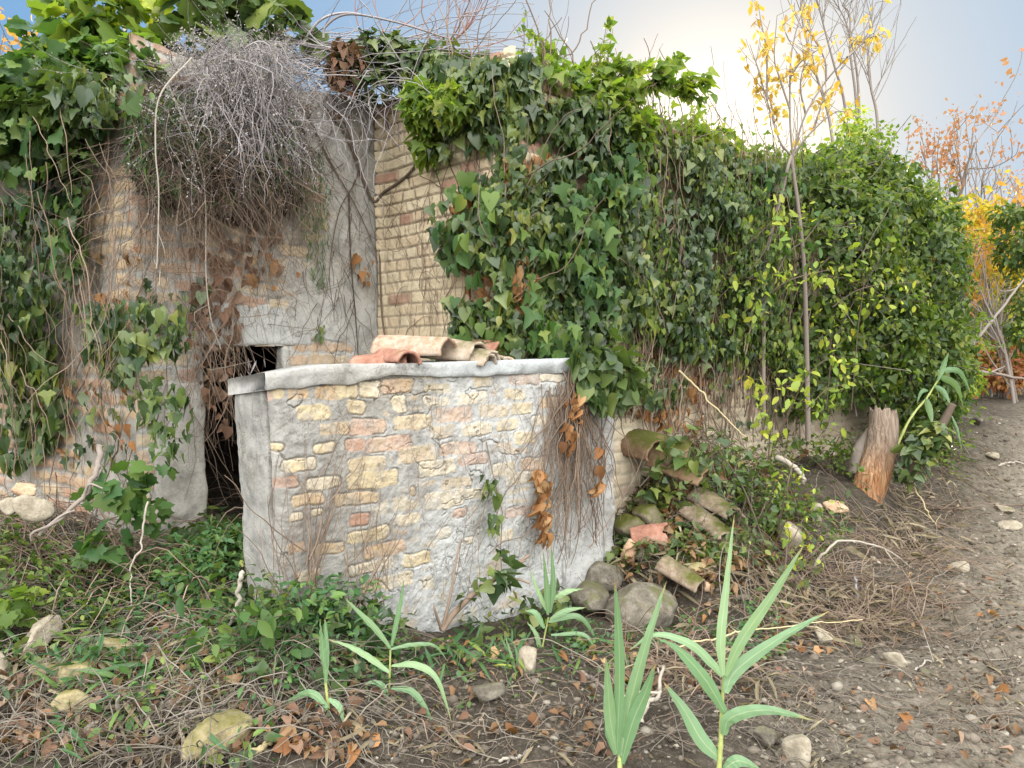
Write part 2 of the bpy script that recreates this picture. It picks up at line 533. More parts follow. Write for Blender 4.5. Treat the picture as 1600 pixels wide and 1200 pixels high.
# ------------------------------------------------------------------ walls of the house
class Wall:
    def __init__(s, O, U, z0, z1, length):
        s.O = np.array(O, float); s.U = norm(np.array(U, float))
        s.N = np.array([s.U[1], -s.U[0]])           # outward (towards the camera side)
        s.z0, s.z1, s.L = z0, z1, length
        s.U3 = np.array([*s.U, 0]); s.N3 = np.array([*s.N, 0])
    def p(s, u, v, off=0.0):
        u = np.asarray(u, float); v = np.asarray(v, float)
        off = np.broadcast_to(np.asarray(off, float), u.shape)
        xy = s.O + u[..., None] * s.U + off[..., None] * s.N
        return np.concatenate([xy, v[..., None]], -1)
    def px(s, px, py, off=0.0):
        r = ray(px, py)
        O = s.O + s.N * off
        A = np.array([[r[0], -s.U[0]], [r[1], -s.U[1]]])
        k, u = np.linalg.solve(A, O - EYE[:2])
        return u, EYE[2] + k * r[2]
    def poly(s, pts, off=0.0):
        return np.array([s.px(x, y, off) for x, y in pts])


A_ = np.array([-2.1, 4.1]); B_ = np.array([-.94, 5.2]); C_ = np.array([0.02, 4.28])
W1 = Wall(A_, B_ - A_, .2, 3.30, np.linalg.norm(B_ - A_))
W2 = Wall(B_, C_ - B_, .3, 3.32, np.linalg.norm(C_ - B_))
W3 = Wall(C_, (.72, .69), .3, 3.25, 5.6)
Z_ = A_ + 3.2 * norm(np.array([-.85, .53]))
W0 = Wall(Z_, A_ - Z_, .4, 3.15, 3.2)


def brick_field(u, v, ch, bl, seed):
    v2 = v + .010 * (fbm(u, v, s=3, oct=2, seed=seed) - .5)
    u2 = u + .02 * (fbm(u, v, s=5, oct=2, seed=seed + 5) - .5)
    r = np.floor(v2 / ch)
    off = (np.mod(r, 2)) * .5 * bl + .10 * _h(r, r * 0, r * 0, seed + 1)
    k = np.floor((u2 + off) / bl)
    half = _h(r, k, r * 0, seed + 7) < .3
    fu = (u2 + off) / bl - k
    k2 = np.where(half, k * 2 + (fu > .5), k * 2)
    fu2 = np.where(half, np.mod(fu * 2, 1), fu)
    bw = np.where(half, bl / 2, bl)
    du = np.minimum(fu2, 1 - fu2) * bw
    fv = v2 / ch - r
    dv = np.minimum(fv, 1 - fv) * ch
    tone = _h(r, k2, r * 0, seed + 3)
    lift = _h(r, k2, r * 0, seed + 9)
    return du, dv, tone, lift


WC_ = None


def panel(name, W, res, painter, mat, parent, topn=.05, hole=None, u0=0, u1=None, smooth=True, seed=0, z0=None, topf=None):
    u1 = W.L if u1 is None else u1
    z0 = W.z0 if z0 is None else z0
    nu = int((u1 - u0) / res) + 1
    nv = int((W.z1 - z0) / res) + 1
    u = np.linspace(u0, u1, nu)
    s = np.linspace(0, 1, nv)
    top = W.z1 + topn * (fbm(u, u * 0, s=3, oct=4, seed=seed) - .5) * 2
    if topf is not None: top = topf(u)
    Ug = np.broadcast_to(u[None], (nv, nu))
    Vg = z0 + (top[None] - z0) * s[:, None]
    disp, br, tone, wh = painter(Ug, Vg)
    if name == 'wall' and W is not WC_:
        disp = disp * sstep(0, .03, np.minimum(Ug - u0, u1 - Ug))
    P = W.p(Ug, Vg, disp)
    ix = np.arange(nu * nv).reshape(nv, nu)
    q = np.stack([ix[:-1, :-1], ix[:-1, 1:], ix[1:, 1:], ix[1:, :-1]], -1)
    if hole is not None:
        cu = (Ug[:-1, :-1] + Ug[1:, 1:]) / 2
        cv = (Vg[:-1, :-1] + Vg[1:, 1:]) / 2
        keep = ~((cu > hole[0]) & (cu < hole[1]) & (cv > hole[2]) & (cv < hole[3]))
        q = q[keep]
    q = q.reshape(-1, 4)
    return mobj(name, P.reshape(-1, 3), [q], mat, parent, smooth, {'brick': br, 'tone': tone, 'white': wh})


def box_pts(W, u0, u1, v0, v1, o0, o1):
    V = [W.p(np.array(u), np.array(v), np.array(o)) for o in (o0, o1) for v in (v0, v1) for u in (u0, u1)]
    F_ = np.array([[0, 1, 3, 2], [4, 6, 7, 5], [0, 4, 5, 1], [2, 3, 7, 6], [0, 2, 6, 4], [1, 5, 7, 3]])
    return np.array(V), F_


house = empty('ruined_house', (*A_, .5), 'crumbling low farmhouse of cream brick and grey plaster with a dark doorway, overgrown with ivy', 'house')

# door opening in wall 1
du0, _ = W1.px(318, 700); du1, dtop = W1.px(441, 541)
HOLE = (du0, du1, .2, dtop)


def paint1(u, v):
    uw = u + (fbm(u, v, s=7, oct=4, seed=22) - .5) * .07; vw = v + (fbm(u, v, s=7, oct=4, seed=23) - .5) * .035
    du, dv, tone, lift = brick_field(uw, vw, .088, .25, 21)
    n = fbm(u, v, s=2.6, oct=5, seed=31)
    nn = fbm(u, v, s=30, oct=4, seed=33)
    e = np.minimum(du, dv) - .006 + (fbm(u, v, s=22, oct=4, seed=35) - .5) * .045
    cover = n + .035 + .32 * sstep(.62, .95, u / W1.L) - .24 * sstep(.42, .0, u / W1.L) + .10 * (lift - .5)
    cover = cover - .25 * sstep(dtop + .12, dtop - .02, v) * sstep(du1 - .02, du1 + .05, u)
    shown = sstep(.52, .47, cover)
    br = sstep(.003, .010, e) * shown * .85
    d = (fbm(u, v, s=2.5, oct=3, seed=37) - .5) * .05 + (fbm(u, v, s=14, oct=4, seed=38) - .5) * .016 + (nn - .5) * .008 + br * .003 + (1 - shown) * .007 - shown * np.exp(-(e / .005) ** 2) * .010 * sstep(.45, .6, fbm(u, v, s=6, oct=3, seed=40))
    wh = np.clip(.15 + .9 * (fbm(u, v, s=3, oct=4, seed=39) - .45) + .35 * sstep(2.1, 1.6, v), 0, 1)
    return d, br * .9, np.clip(tone * .9, 0, 1), wh


def paint2(u, v):
    du, dv, tone, lift = brick_field(u, v, .0765, .26, 41)
    nn = fbm(u, v, s=35, oct=4, seed=43)
    e = np.minimum(du * .8, dv) + (nn - .5) * .008
    worn = sstep(2.75, 1.9, v + .25 * (fbm(u, v, s=4, oct=3, seed=47) - .5))
    br = sstep(.0035, .010, e)
    br = br * (1 - .35 * worn * fbm(u, v, s=14, oct=4, seed=44))
    d = (fbm(u, v, s=6, oct=4, seed=45) - .5) * .03 + br * (.016 * (1 - .55 * worn)) + lift * .007 * (1 - worn) + (nn - .5) * .006
    edge = sstep(.10, .0, u) * .03
    t = np.clip(.42 + .58 * tone, 0, 1)
    t = np.where(tone < .13, .06, t)
    return d + edge, br, t, np.full_like(u, .12)


def paint3(u, v):
    du, dv, tone, lift = brick_field(u, v, .0765, .26, 51)
    nn = fbm(u, v, s=30, oct=4, seed=53)
    e = np.minimum(du * .8, dv) + (nn - .5) * .008
    br = sstep(.0035, .010, e)
    low = sstep(1.6, 1.0, v + .4 * (fbm(u, v, s=2, oct=3, seed=55) - .5))
    d = (fbm(u, v, s=4, oct=4, seed=54) - .5) * .04 + br * .014 + lift * .006
    t = np.where(tone < .15, .1, np.clip(.35 + .6 * tone, 0, 1))
    return d, br * (1 - .5 * low), t, .25 + .4 * low


def paint0(u, v):
    du, dv, tone, lift = brick_field(u, v, .085, .27, 61)
    nn = fbm(u, v, s=30, oct=4, seed=63)
    e = np.minimum(du, dv) - .004 + (nn - .5) * .04
    shown = sstep(.54, .46, fbm(u, v, s=3, oct=4, seed=65))
    br = sstep(.005, .016, e) * shown
    d = (fbm(u, v, s=3, oct=4, seed=67) - .5) * .05 + (nn - .5) * .012 + br * .006 - np.exp(-(e / .005) ** 2) * shown * .012
    return d, br, np.clip(.1 + .7 * tone, 0, 1), np.full_like(u, .12)


tag(panel('wall', W1, .007, paint1, M['house'], house, hole=HOLE, seed=2), 'grey plastered wall with the low doorway')
tag(panel('wall', W2, .006, paint2, M['house_brick'], house, seed=3), 'cream brick return wall beside the doorway')
tag(panel('wall', W3, .013, paint3, M['house_brick'], house, seed=4), 'long brick wall hidden under ivy')
tag(panel('wall', W0, .012, paint0, M['house'], house, seed=5), 'rough brick side wall half hidden by vines')
# solid cores behind the faces, so that the rooms inside are dark
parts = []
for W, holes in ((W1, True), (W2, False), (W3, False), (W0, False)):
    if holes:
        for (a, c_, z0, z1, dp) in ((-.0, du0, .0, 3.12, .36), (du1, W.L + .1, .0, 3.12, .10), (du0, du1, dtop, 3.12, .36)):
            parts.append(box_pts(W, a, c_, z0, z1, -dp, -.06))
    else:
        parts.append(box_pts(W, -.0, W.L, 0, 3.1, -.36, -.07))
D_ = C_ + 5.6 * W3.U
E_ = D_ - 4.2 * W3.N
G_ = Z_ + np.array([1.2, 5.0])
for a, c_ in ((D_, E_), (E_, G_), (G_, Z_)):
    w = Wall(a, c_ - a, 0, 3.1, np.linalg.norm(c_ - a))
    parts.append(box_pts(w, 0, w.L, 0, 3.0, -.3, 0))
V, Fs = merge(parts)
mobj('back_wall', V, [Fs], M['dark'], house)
# roof: a sloping sheet with a ragged edge, over the wall heads
fp = [Z_, A_, B_, C_, D_, E_, G_]
ctr = np.mean(fp, 0)
outl = []
for i in range(len(fp)):
    a, c_ = fp[i], fp[(i + 1) % len(fp)]
    for t in np.linspace(0, 1, 24, endpoint=False):
        q = a * (1 - t) + c_ * t
        q = q + norm(q - ctr) * (-.03 + .09 * random.random())
        outl.append([*q, 3.16 + .05 * random.random()])
outl = np.array(outl)
n = len(outl)
mid = outl.copy(); mid[:, :2] = ctr + (outl[:, :2] - ctr) * .5; mid[:, 2] += .22
cen = np.array([[*ctr, 3.6]])
low = outl.copy(); low[:, 2] -= .07
V = np.concatenate([outl, mid, cen, low])
i = np.arange(n); j = (i + 1) % n
mobj('roof', V, [np.stack([i, j, n + j, n + i], -1), np.stack([2 * n + 1 + i, 2 * n + 1 + j, j, i], -1), np.stack([n + i, n + j, np.full(n, 2 * n)], -1)], M['roof'], house)


def slab(name, W, u0, u1, v0, v1, o0, o1, mat, parent, res=.012, rough=.012, white=.6, seed=0, brick=0., rnd=.02):
    """a rough-cast block: box with gridded faces, rounded and pitted"""
    g = lambda a, c: np.linspace(a, c, max(2, int(abs(c - a) / res) + 1))
    us, vs, os_ = g(u0, u1), g(v0, v1), g(o0, o1)
    Ps, Fs, off = [], [], 0
    def add(a, b_, fn):
        nonlocal off
        X, Y = np.meshgrid(a, b_)
        Ps.append(np.stack(fn(X, Y), -1).reshape(-1, 3))
        ix = np.arange(X.size).reshape(X.shape) + off
        Fs.append(np.stack([ix[:-1, :-1], ix[:-1, 1:], ix[1:, 1:], ix[1:, :-1]], -1).reshape(-1, 4))
        off += X.size
    f = lambda c, X: np.full_like(X, c)
    add(us, vs, lambda X, Y: (X, Y, f(o1, X)))
    add(us, os_, lambda X, Y: (X, f(v1, X), Y))
    add(us, os_, lambda X, Y: (X, f(v0, X), Y))
    add(vs, os_, lambda X, Y: (f(u0, X), X, Y))
    add(vs, os_, lambda X, Y: (f(u1, X), X, Y))
    add(us, vs, lambda X, Y: (X, Y, f(o0, X)))
    P = np.concatenate(Ps)
    lo = np.array([u0, v0, o0]); hi = np.array([u1, v1, o1])
    inner = np.clip(P, lo + rnd, hi - rnd)
    d = P - inner
    L = np.linalg.norm(d, axis=1, keepdims=True)
    P = np.where(L > 1e-9, inner + d / np.maximum(L, 1e-9) * np.minimum(L, rnd), P)
    nz = [(fbm(P[:, 0] + k, P[:, 1], P[:, 2], s=9, oct=5, seed=seed + k) - .5) for k in range(3)]
    P = P + np.stack(nz, -1) * rough * 2
    Wd = W.p(P[:, 0], P[:, 1], P[:, 2])
    return mobj(name, Wd, [np.concatenate(Fs)], mat, parent, True, {'brick': np.full(len(P), brick), 'tone': fbm(P[:, 0], P[:, 1], s=4, seed=seed), 'white': np.full(len(P), white)})


lu0, lv0 = W1.px(305, 540); lu1, lv1 = W1.px(480, 478)
slab('lintel', W1, lu0, lu1 + .03, dtop + .002, lv1, -.3, .014, M['house'], house, white=.95, seed=71, rough=.010)
ju0, _ = W1.px(240, 700)
slab('door_jamb', W1, ju0, du0 + .006, .3, 1.42, -.34, .03, M['house'], house, white=.22, seed=72, rough=.018)
slab('door_jamb', W1, du1 - .004, du1 + .05, .3, dtop, -.09, .02, M['house'], house, white=.5, seed=73)

# ------------------------------------------------------------------ cistern
_c0 = at(362, 640, 2.92)[:2]; _c1 = at(905, 640, 4.22)[:2]
_w = Wall(_c0, _c1 - _c0, 0, 1, 1)
_u, _ = _w.px(424, 640)
cl = _c0 + _w.U * _u; cr = at(905, 640, 4.22)[:2]
WC = Wall(cl, cr - cl, -.1, 1.40, np.linalg.norm(cr - cl))
cist = empty('brick_cistern', (*cl, .3), 'waist high tank of cream bricks in white and grey plaster under a concrete coping', 'cistern')
Z5 = lambda x, y: (330 + x / 2.4, 480 + y / 2.4)
PK, YL, CR_, OR_, TN, RD = .2, .8, 1.0, .4, .6, .03
BL = [(85,318,142,358,PK),(170,308,230,355,PK),(230,306,275,345,YL),(285,300,360,348,OR_),(390,292,465,346,OR_),(465,290,555,344,YL),(560,275,635,335,CR_),(640,268,760,325,.28),
(312,370,445,420,YL),(505,350,580,405,YL),(680,335,735,395,CR_),(800,335,900,370,CR_),(925,318,1035,365,CR_),(985,255,1055,300,YL),(1118,250,1235,290,PK),(1235,250,1330,280,CR_),(1095,308,1180,345,.95),
(400,435,520,480,.5),(520,420,650,475,PK),(680,405,830,458,TN),(840,375,980,430,PK),(1000,365,1115,410,TN),(1120,357,1210,402,YL),(1235,340,1330,380,.28),
(220,515,265,545,YL),(375,515,465,550,YL),(500,490,570,540,.12),(575,485,750,540,.25),(820,445,910,490,TN),(940,435,1060,480,CR_),(1075,420,1150,462,YL),(1205,408,1270,445,CR_),
(255,570,385,620,.9),(510,562,650,615,.65),(700,518,845,582,TN),(865,505,1000,555,.25),(1140,465,1220,512,YL),
(222,638,318,682,.06),(350,640,480,685,CR_),(505,615,705,680,.75),(780,575,920,630,CR_),(930,550,1040,595,PK),(1060,585,1140,635,CR_),(1165,565,1260,612,.28),
(290,702,415,748,OR_),(450,700,630,748,.5),(870,640,990,680,TN),(1110,620,1240,665,CR_),(515,778,600,822,RD),(810,690,960,755,CR_),(955,680,1050,720,CR_),(1115,750,1215,790,PK),
(280,775,340,805,CR_),(365,760,410,790,CR_),(510,838,675,885,.85),(270,890,340,930,.3),(370,895,500,935,.45),(580,890,735,945,.3),(725,930,845,980,YL),(570,1035,650,1085,YL),(650,1010,770,1065,CR_),(520,965,690,1010,CR_),(750,670,772,712,OR_),(915,760,975,795,PK),(860,835,915,870,CR_),(970,865,1010,895,CR_),(1090,845,1150,880,CR_),(700,780,790,820,CR_),(300,1000,400,1040,CR_)]


RND = .05


def paintc(u, v):
    wu = u + (fbm(u, v, s=20, oct=4, seed=81) - .5) * .030
    wv = v + (fbm(u, v, s=14, oct=4, seed=83) - .5) * .026
    sd = np.full_like(u, 9.0)
    tone = np.full_like(u, .7)
    amt = np.full_like(u, 0.)
    for k, (x0, y0, x1, y1, t) in enumerate(BL):
        cx, cy = (x0 + x1) / 2, (y0 + y1) / 2
        uc, vc = WC.px(*Z5(cx, cy))
        ua, _ = WC.px(*Z5(x0, cy)); ub, _ = WC.px(*Z5(x1, cy))
        _, va = WC.px(*Z5(cx, y0)); _, vb = WC.px(*Z5(cx, y1))
        hw, hh = abs(ub - ua) / 2, abs(va - vb) / 2 * 1.03
        r = .018
        qx = np.abs(wu - uc) - hw + r; qy = np.abs(wv - vc) - hh + r
        s = np.hypot(np.maximum(qx, 0), np.maximum(qy, 0)) + np.minimum(np.maximum(qx, qy), 0) - r
        hit = s < sd
        sd = np.where(hit, s, sd)
        a = 1.0 - .28 * (x0 > 760) * (.4 + .6 * ((k * 37) % 10) / 10.)
        tone = np.where(hit, t, tone); amt = np.where(hit, a, amt)
    # more bricks that only just show through the render
    du, dv, t2, lift = brick_field(u, v + .03, .105, .30, 87)
    e2 = np.minimum(du - .01, dv - .014) + (fbm(u, v, s=25, oct=3, seed=85) - .5) * .03
    faint = sstep(.0, .008, e2) * sstep(.47, .56, fbm(u, v, s=5, oct=4, seed=86)) * .6 * sstep(.25, .5, u)
    br = np.maximum(sstep(.002, -.003, sd) * amt * (1 - .4 * sstep(.60, .68, fbm(u, v, s=20, oct=4, seed=84))), faint * (sd > .02))
    tone = np.where(sd < .02, tone, .4 + .6 * t2)
    tone = np.clip(tone + (fbm(u, v, s=12, oct=3, seed=88) - .5) * .35, 0, 1)
    groove = np.exp(-((sd - .001) / .0034) ** 2) * sstep(.46, .52, fbm(u, v, s=7, oct=3, seed=89)) * (.5 + .5 * amt)
    n = fbm(u, v, s=6, oct=5, seed=90)
    crack = np.abs(fbm(u, v, s=3.2, oct=5, seed=93) - .5)
    crk = sstep(.006, .0, crack) * (fbm(u, v, s=2.5, oct=2, seed=94) > .5)
    d = (n - .5) * .014 + (fbm(u, v, s=18, oct=4, seed=99) - .5) * .006 + (fbm(u, v, s=40, oct=4, seed=91) - .5) * .011 + sstep(.002, -.003, sd) * .004 * (tone - .4) - groove * .011 - crk * .020
    # battered foot and rounded left corner
    d = d - RND * (1 - np.sqrt(1 - np.clip(1 - u / RND, 0, 1) ** 2 * .98))
    wh = np.clip(.10 + .85 * sstep(.35, 1.2, u + .5 * (n - .5)) + .55 * sstep(.75, .35, v + .3 * (fbm(u, v, s=4, oct=4, seed=95) - .5)) - .25 * sstep(.6, .4, fbm(u, v, s=7, oct=5, seed=96)), 0, 1)
    # the foot leans in
    d = d - .07 * sstep(1.2, .2, v)
    return d, br, tone, wh


bt_ = np.array([WC.px(x, y, .0) for x, y in ((418, 609), (441, 606), (490, 603), (533, 600), (561, 597), (590, 595), (640, 590), (700, 588), (760, 586), (846, 583), (892, 581), (930, 581))])
botf = lambda u: np.interp(u, bt_[:, 0], bt_[:, 1])
WC_ = WC
panel('wall', WC, .0036, paintc, M['cistern'], cist, topf=lambda u: botf(u) + .018, smooth=True)
# left edge leans inwards towards the foot: the other faces of the tank
slab('tank_block', WC, .05, WC.L - .02, -.1, 1.44, -.44, -.13, M['cistern'], cist, res=.03, white=.1, seed=97)
slab('tank_block', WC, .0, .2, .0, 1.425, -.44, -.10, M['cistern'], cist, res=.011, white=.12, seed=98, rough=.016)
# coping: follows the sagging top edge seen in the photograph
nU, sides = 260, []
uu = np.linspace(-.014, WC.L - .03, nU)
tp_ = np.array([WC.px(x, y, .03) for x, y in ((418, 583), (441, 579), (480, 574), (533, 568), (600, 568), (700, 566), (800, 563), (892, 560), (930, 559))])
bt_ = np.array([WC.px(x, y, .016) for x, y in ((418, 613), (441, 608), (490, 604), (533, 601), (561, 598), (590, 596), (640, 591), (700, 589), (760, 587), (846, 584), (892, 582), (930, 582))])
topz = np.interp(uu, tp_[:, 0], tp_[:, 1]) + (fbm(uu, uu * 0, s=6, oct=4, seed=101) - .5) * .008
botz = np.interp(uu, bt_[:, 0], bt_[:, 1]) + (fbm(uu, uu * 0 + 3, s=9, oct=5, seed=103) - .5) * .024
ubite, _ = WC.px(612, 585)
botz += .018 * np.exp(-((uu - ubite) / .10) ** 2)
prof = [(-.45, 0), (-.45, 1), (-.3, 1), (-.02, 1), (.006, .995), (.014, .95), (.017, .6), (.017, .3), (.015, .06), (.008, 0), (-.3, 0)]
V = []
cor = RND * (1 - np.sqrt(1 - np.clip(1 - (uu + .014) / RND, 0, 1) ** 2 * .98))
for (o, t) in prof:
    z = botz + (topz - botz) * t - .035 * np.clip(-o / .45, 0, 1) * np.exp(-(np.maximum(uu, 0) / .3) ** 2)
    oo = np.where(o > -.25, o - cor, o) + (fbm(uu, z, s=11, oct=5, seed=105 + int(t * 9)) - .5) * (.045 if o > -.05 else 0)
    V.append(WC.p(uu, z, oo))
V = np.stack(V, 1)
k = len(prof)
ix = np.arange(nU * k).reshape(nU, k)
q = np.stack([ix[:-1], np.roll(ix, -1, 1)[:-1], np.roll(ix, -1, 1)[1:], ix[1:]], -1).reshape(-1, 4)
Vf = V.reshape(-1, 3)
uall = np.repeat(uu, k)
cob = mobj('coping', Vf, [q, ix[0:1], ix[-1:, ::-1]], M['coping'], cist, True, {'brick': np.zeros(len(Vf)), 'tone': np.zeros(len(Vf)), 'white': np.clip(.15 + .9 * sstep(.4, 1.1, uall), 0, 1)})
# the left edge of the tank leans in towards its foot
for o in [c_ for c_ in cist.children if c_.name.startswith(('wall', 'tank_block'))]:
    n_ = len(o.data.vertices)
    q_ = np.empty(n_ * 3, np.float32); o.data.vertices.foreach_get('co', q_); q_ = q_.reshape(-1, 3).astype(float)
    w_ = q_ + np.array(cist.location)
    u_ = (w_[:, :2] - WC.O) @ WC.U
    sh_ = .05 * np.clip((1.42 - w_[:, 2]) / .9, 0, 1.2) * np.clip(1 - u_ / .9, 0, 1)
    q_ += sh_[:, None] * WC.U3
    o.data.vertices.foreach_set('co', q_.astype(np.float32).ravel()); o.data.update()
# pier at the right end, set back and lower
pu0, _ = WC.px(898, 760); pu1, _ = WC.px(955, 760, -.12)
slab('end_pier', WC, pu0 - .03, pu1 - .16, -.1, 1.36, -.5, -.035, M['cistern'], cist, res=.01, white=.75, seed=111, rough=.022)
slab('end_pier', WC, pu1 - .18, pu1 + .02, -.1, 1.22, -.5, -.10, M['cistern'], cist, res=.01, white=.5, seed=112, rough=.03)

# ------------------------------------------------------------------ rocks and tiles
def ico(sub):
    import bmesh
    bm = bmesh.new()
    bmesh.ops.create_icosphere(bm, subdivisions=sub, radius=1)
    V = np.array([v.co[:] for v in bm.verts]); F_ = np.array([[v.index for v in f.verts] for f in bm.faces])
    bm.free()
    return V, F_
ICO = ico(4)


def rock(name, loc, size, seed, mat, label, cat='stone', group=None, rot=0, tilt=(0, 0), round_=.2, sink=.25):
    rg = np.random.default_rng(seed)
    D, F_ = ICO
    n = norm(rg.normal(size=(9, 3)))
    dd = rg.uniform(.5, .95, 9)
    dots = D @ n.T
    r = np.where(dots > .05, dd[None] / np.maximum(dots, .05), 9).min(1)
    r = np.minimum(r, 1.25)
    r = r * (1 - round_) + round_
    P = D * r[:, None]
    P = P + D * ((fbm(P[:, 0] * 1. + seed, P[:, 1], P[:, 2], s=2.6, oct=5, seed=seed) - .5) * .26)[:, None]
    P = P * np.array(size)[None] / 2
    ca, sa = math.cos(tilt[0]), math.sin(tilt[0])
    P = P @ np.array([[1, 0, 0], [0, ca, sa], [0, -sa, ca]])
    ca, sa = math.cos(tilt[1]), math.sin(tilt[1])
    P = P @ np.array([[ca, 0, -sa], [0, 1, 0], [sa, 0, ca]])
    ca, sa = math.cos(rot), math.sin(rot)
    P = P @ np.array([[ca, sa, 0], [-sa, ca, 0], [0, 0, 1]])
    P[:, 2] -= P[:, 2].min() + size[2] * sink
    o = mobj(name, P, [F_], mat, None, True)
    o.location = [float(v) for v in loc]
    o.data.polygons.foreach_set('use_smooth', np.ones(len(F_), bool))
    return tag(o, label, cat, group)


def tile(loc, axis_, upv, L, r, seed, mat, label, group, arc=PI * .95, broken=.0, th=.014, base=True):
    """half-round roof tile: a tapering gutter-shaped shell; loc is the middle of its length on the chord"""
    rg = np.random.default_rng(seed)
    nl, na = 26, 20
    s = np.linspace(-.5, .5, nl); a = np.linspace(-arc / 2, arc / 2, na)
    S, Ag = np.meshgrid(s, a, indexing='ij')
    endn = (fbm(a * 2, a * 0 + seed, s=1.5, oct=4, seed=seed) - .5)
    Sx = S * L + (S > 0) * S * 2 * endn[None] * (.03 + broken * .25)
    ax = norm(np.array(axis_, float)); up = np.array(upv, float); up = norm(up - (up @ ax) * ax); sd = np.cross(ax, up)
    out = []
    for layer in (0, 1):
        rr = (r * (1 - .16 * S) - th * layer) * (1 + (fbm(Sx * 8, Ag * 2, s=1.3, oct=3, seed=seed + 3) - .5) * .14)
        P = ax * Sx[..., None] + up * (np.cos(Ag) * rr - math.cos(arc / 2) * r)[..., None] + sd * (np.sin(Ag) * rr)[..., None]
        out.append(P.reshape(-1, 3))
    P = np.concatenate(out)
    ix = np.arange(nl * na).reshape(nl, na)
    q = np.stack([ix[:-1, :-1], ix[:-1, 1:], ix[1:, 1:], ix[1:, :-1]], -1).reshape(-1, 4)
    Nn = nl * na
    faces = [q, q[:, ::-1] + Nn]
    loop = np.concatenate([ix[0, :], ix[1:, -1], ix[-1, -2::-1], ix[-2:0:-1, 0]])
    l2 = np.roll(loop, -1)
    faces.append(np.stack([l2, loop, loop + Nn, l2 + Nn], -1))
    o = mobj('roof_tile', P, faces, mat, None, True)
    o.location = [float(v) for v in loc]
    return tag(o, label, 'roof tile', group)


GT = 'curved roof tiles heaped on the tank'
zt = lambda u: float(np.interp(u, [.7, 2.3], [1.535, 1.55]))
# the heap on top of the tank
def on_tank(px, py, off):
    u, v = WC.px(px, py, off)
    return WC.p(np.array(u), np.array(v), np.array(off))
Uc, Nc = WC.U3, WC.N3
ax_main = norm(np.array([.97, -.42, .0]))
c0 = on_tank(648, 564, -.25)
tile(c0 + [0, 0, .035], ax_main, (0, -.1, 1), .40, .10, 1, M['tile'], 'longest pinkish roof tile lying on its heap above the coping', GT)
tile(on_tank(706, 566, -.2) + [0, 0, .022], norm(np.array([.9, -.5, -.05])), (0.05, -.1, 1), .34, .108, 2, M['tileold'], 'grey lichened roof tile nested under the open end of the long pink tile', GT)
tile(on_tank(722, 568, -.16) + [.01, 0, .012], norm(np.array([.88, -.52, -.1])), (.1, -.1, 1), .36, .088, 3, M['tileold'], 'weathered buff roof tile, second of the nested tiles', GT)
tile(on_tank(730, 568, -.10) + [.0, 0, .004], norm(np.array([.86, -.55, -.08])), (.0, -.1, 1), .30, .07, 4, M['tileold'], 'smallest buff roof tile at the core of the nest', GT)
tile(on_tank(620, 566, -.10) + [0, 0, -.004], norm(np.array([.55, -.83, 0])), (.1, 0, 1), .28, .072, 5, M['tilered'], 'reddish roof tile with a dark arched mouth on the coping edge', GT)
tile(on_tank(598, 566, -.16) + [0, 0, -.01], norm(np.array([.9, -.3, .12])), (-.3, -.5, 1), .30, .09, 6, M['tilered'], 'dusty red roof tile at the left foot of the heap', GT, arc=PI * .7)
tile(on_tank(748, 566, -.42) + [0, 0, .05], norm(np.array([.75, -.65, .0])), (0, 0, 1), .38, .085, 7, M['tilered'], 'orange roof tile behind the nest, beside the ivy', GT)
tile(on_tank(762, 570, -.2) + [0, 0, -.01], norm(np.array([.5, -.85, 0])), (.5, 0, 1), .28, .07, 8, M['tileold'], 'broken roof tile curled beside the nested tiles', GT, broken=.4)
tile(on_tank(782, 568, -.2) + [0, 0, -.015], norm(np.array([.3, -.95, 0])), (.25, 0, 1), .26, .065, 9, M['tile'], 'small dark mouthed roof tile at the right end of the heap', GT)

# ================================================================== vegetation
UP = np.array([0, 0, 1.0])


def inpoly(P, poly):
    x, y = P[:, 0], P[:, 1]
    r = np.zeros(len(P), bool)
    n = len(poly)
    for i in range(n):
        x0, y0 = poly[i]; x1, y1 = poly[(i + 1) % n]
        c_ = ((y0 > y) != (y1 > y)) & (x < (x1 - x0) * (y - y0) / (y1 - y0 + 1e-12) + x0)
        r ^= c_
    return r


def on_wall(W, poly_px, n, rng, off=0.1, jag=.10, gaps=0.0, gs=3.0, seed=0):
    """n points (u,v) on a wall inside an outline seen in the photograph"""
    q = W.poly(poly_px, off)
    lo, hi = q.min(0), q.max(0)
    out = []
    tot = 0
    while tot < n:
        P = rng.uniform(lo, hi, (n * 3, 2))
        Pw = P + np.stack([fbm(P[:, 0], P[:, 1], s=4, oct=3, seed=seed + 1) - .5, fbm(P[:, 0], P[:, 1], s=4, oct=3, seed=seed + 2) - .5], -1) * 2 * jag
        k = inpoly(Pw, q)
        if gaps > 0:
            k &= fbm(P[:, 0], P[:, 1], s=gs, oct=3, seed=seed + 3) > gaps + rng.normal(0, .03, len(P))
        out.append(P[k]); tot += k.sum()
        if not k.any(): break
    return np.concatenate(out)[:n]


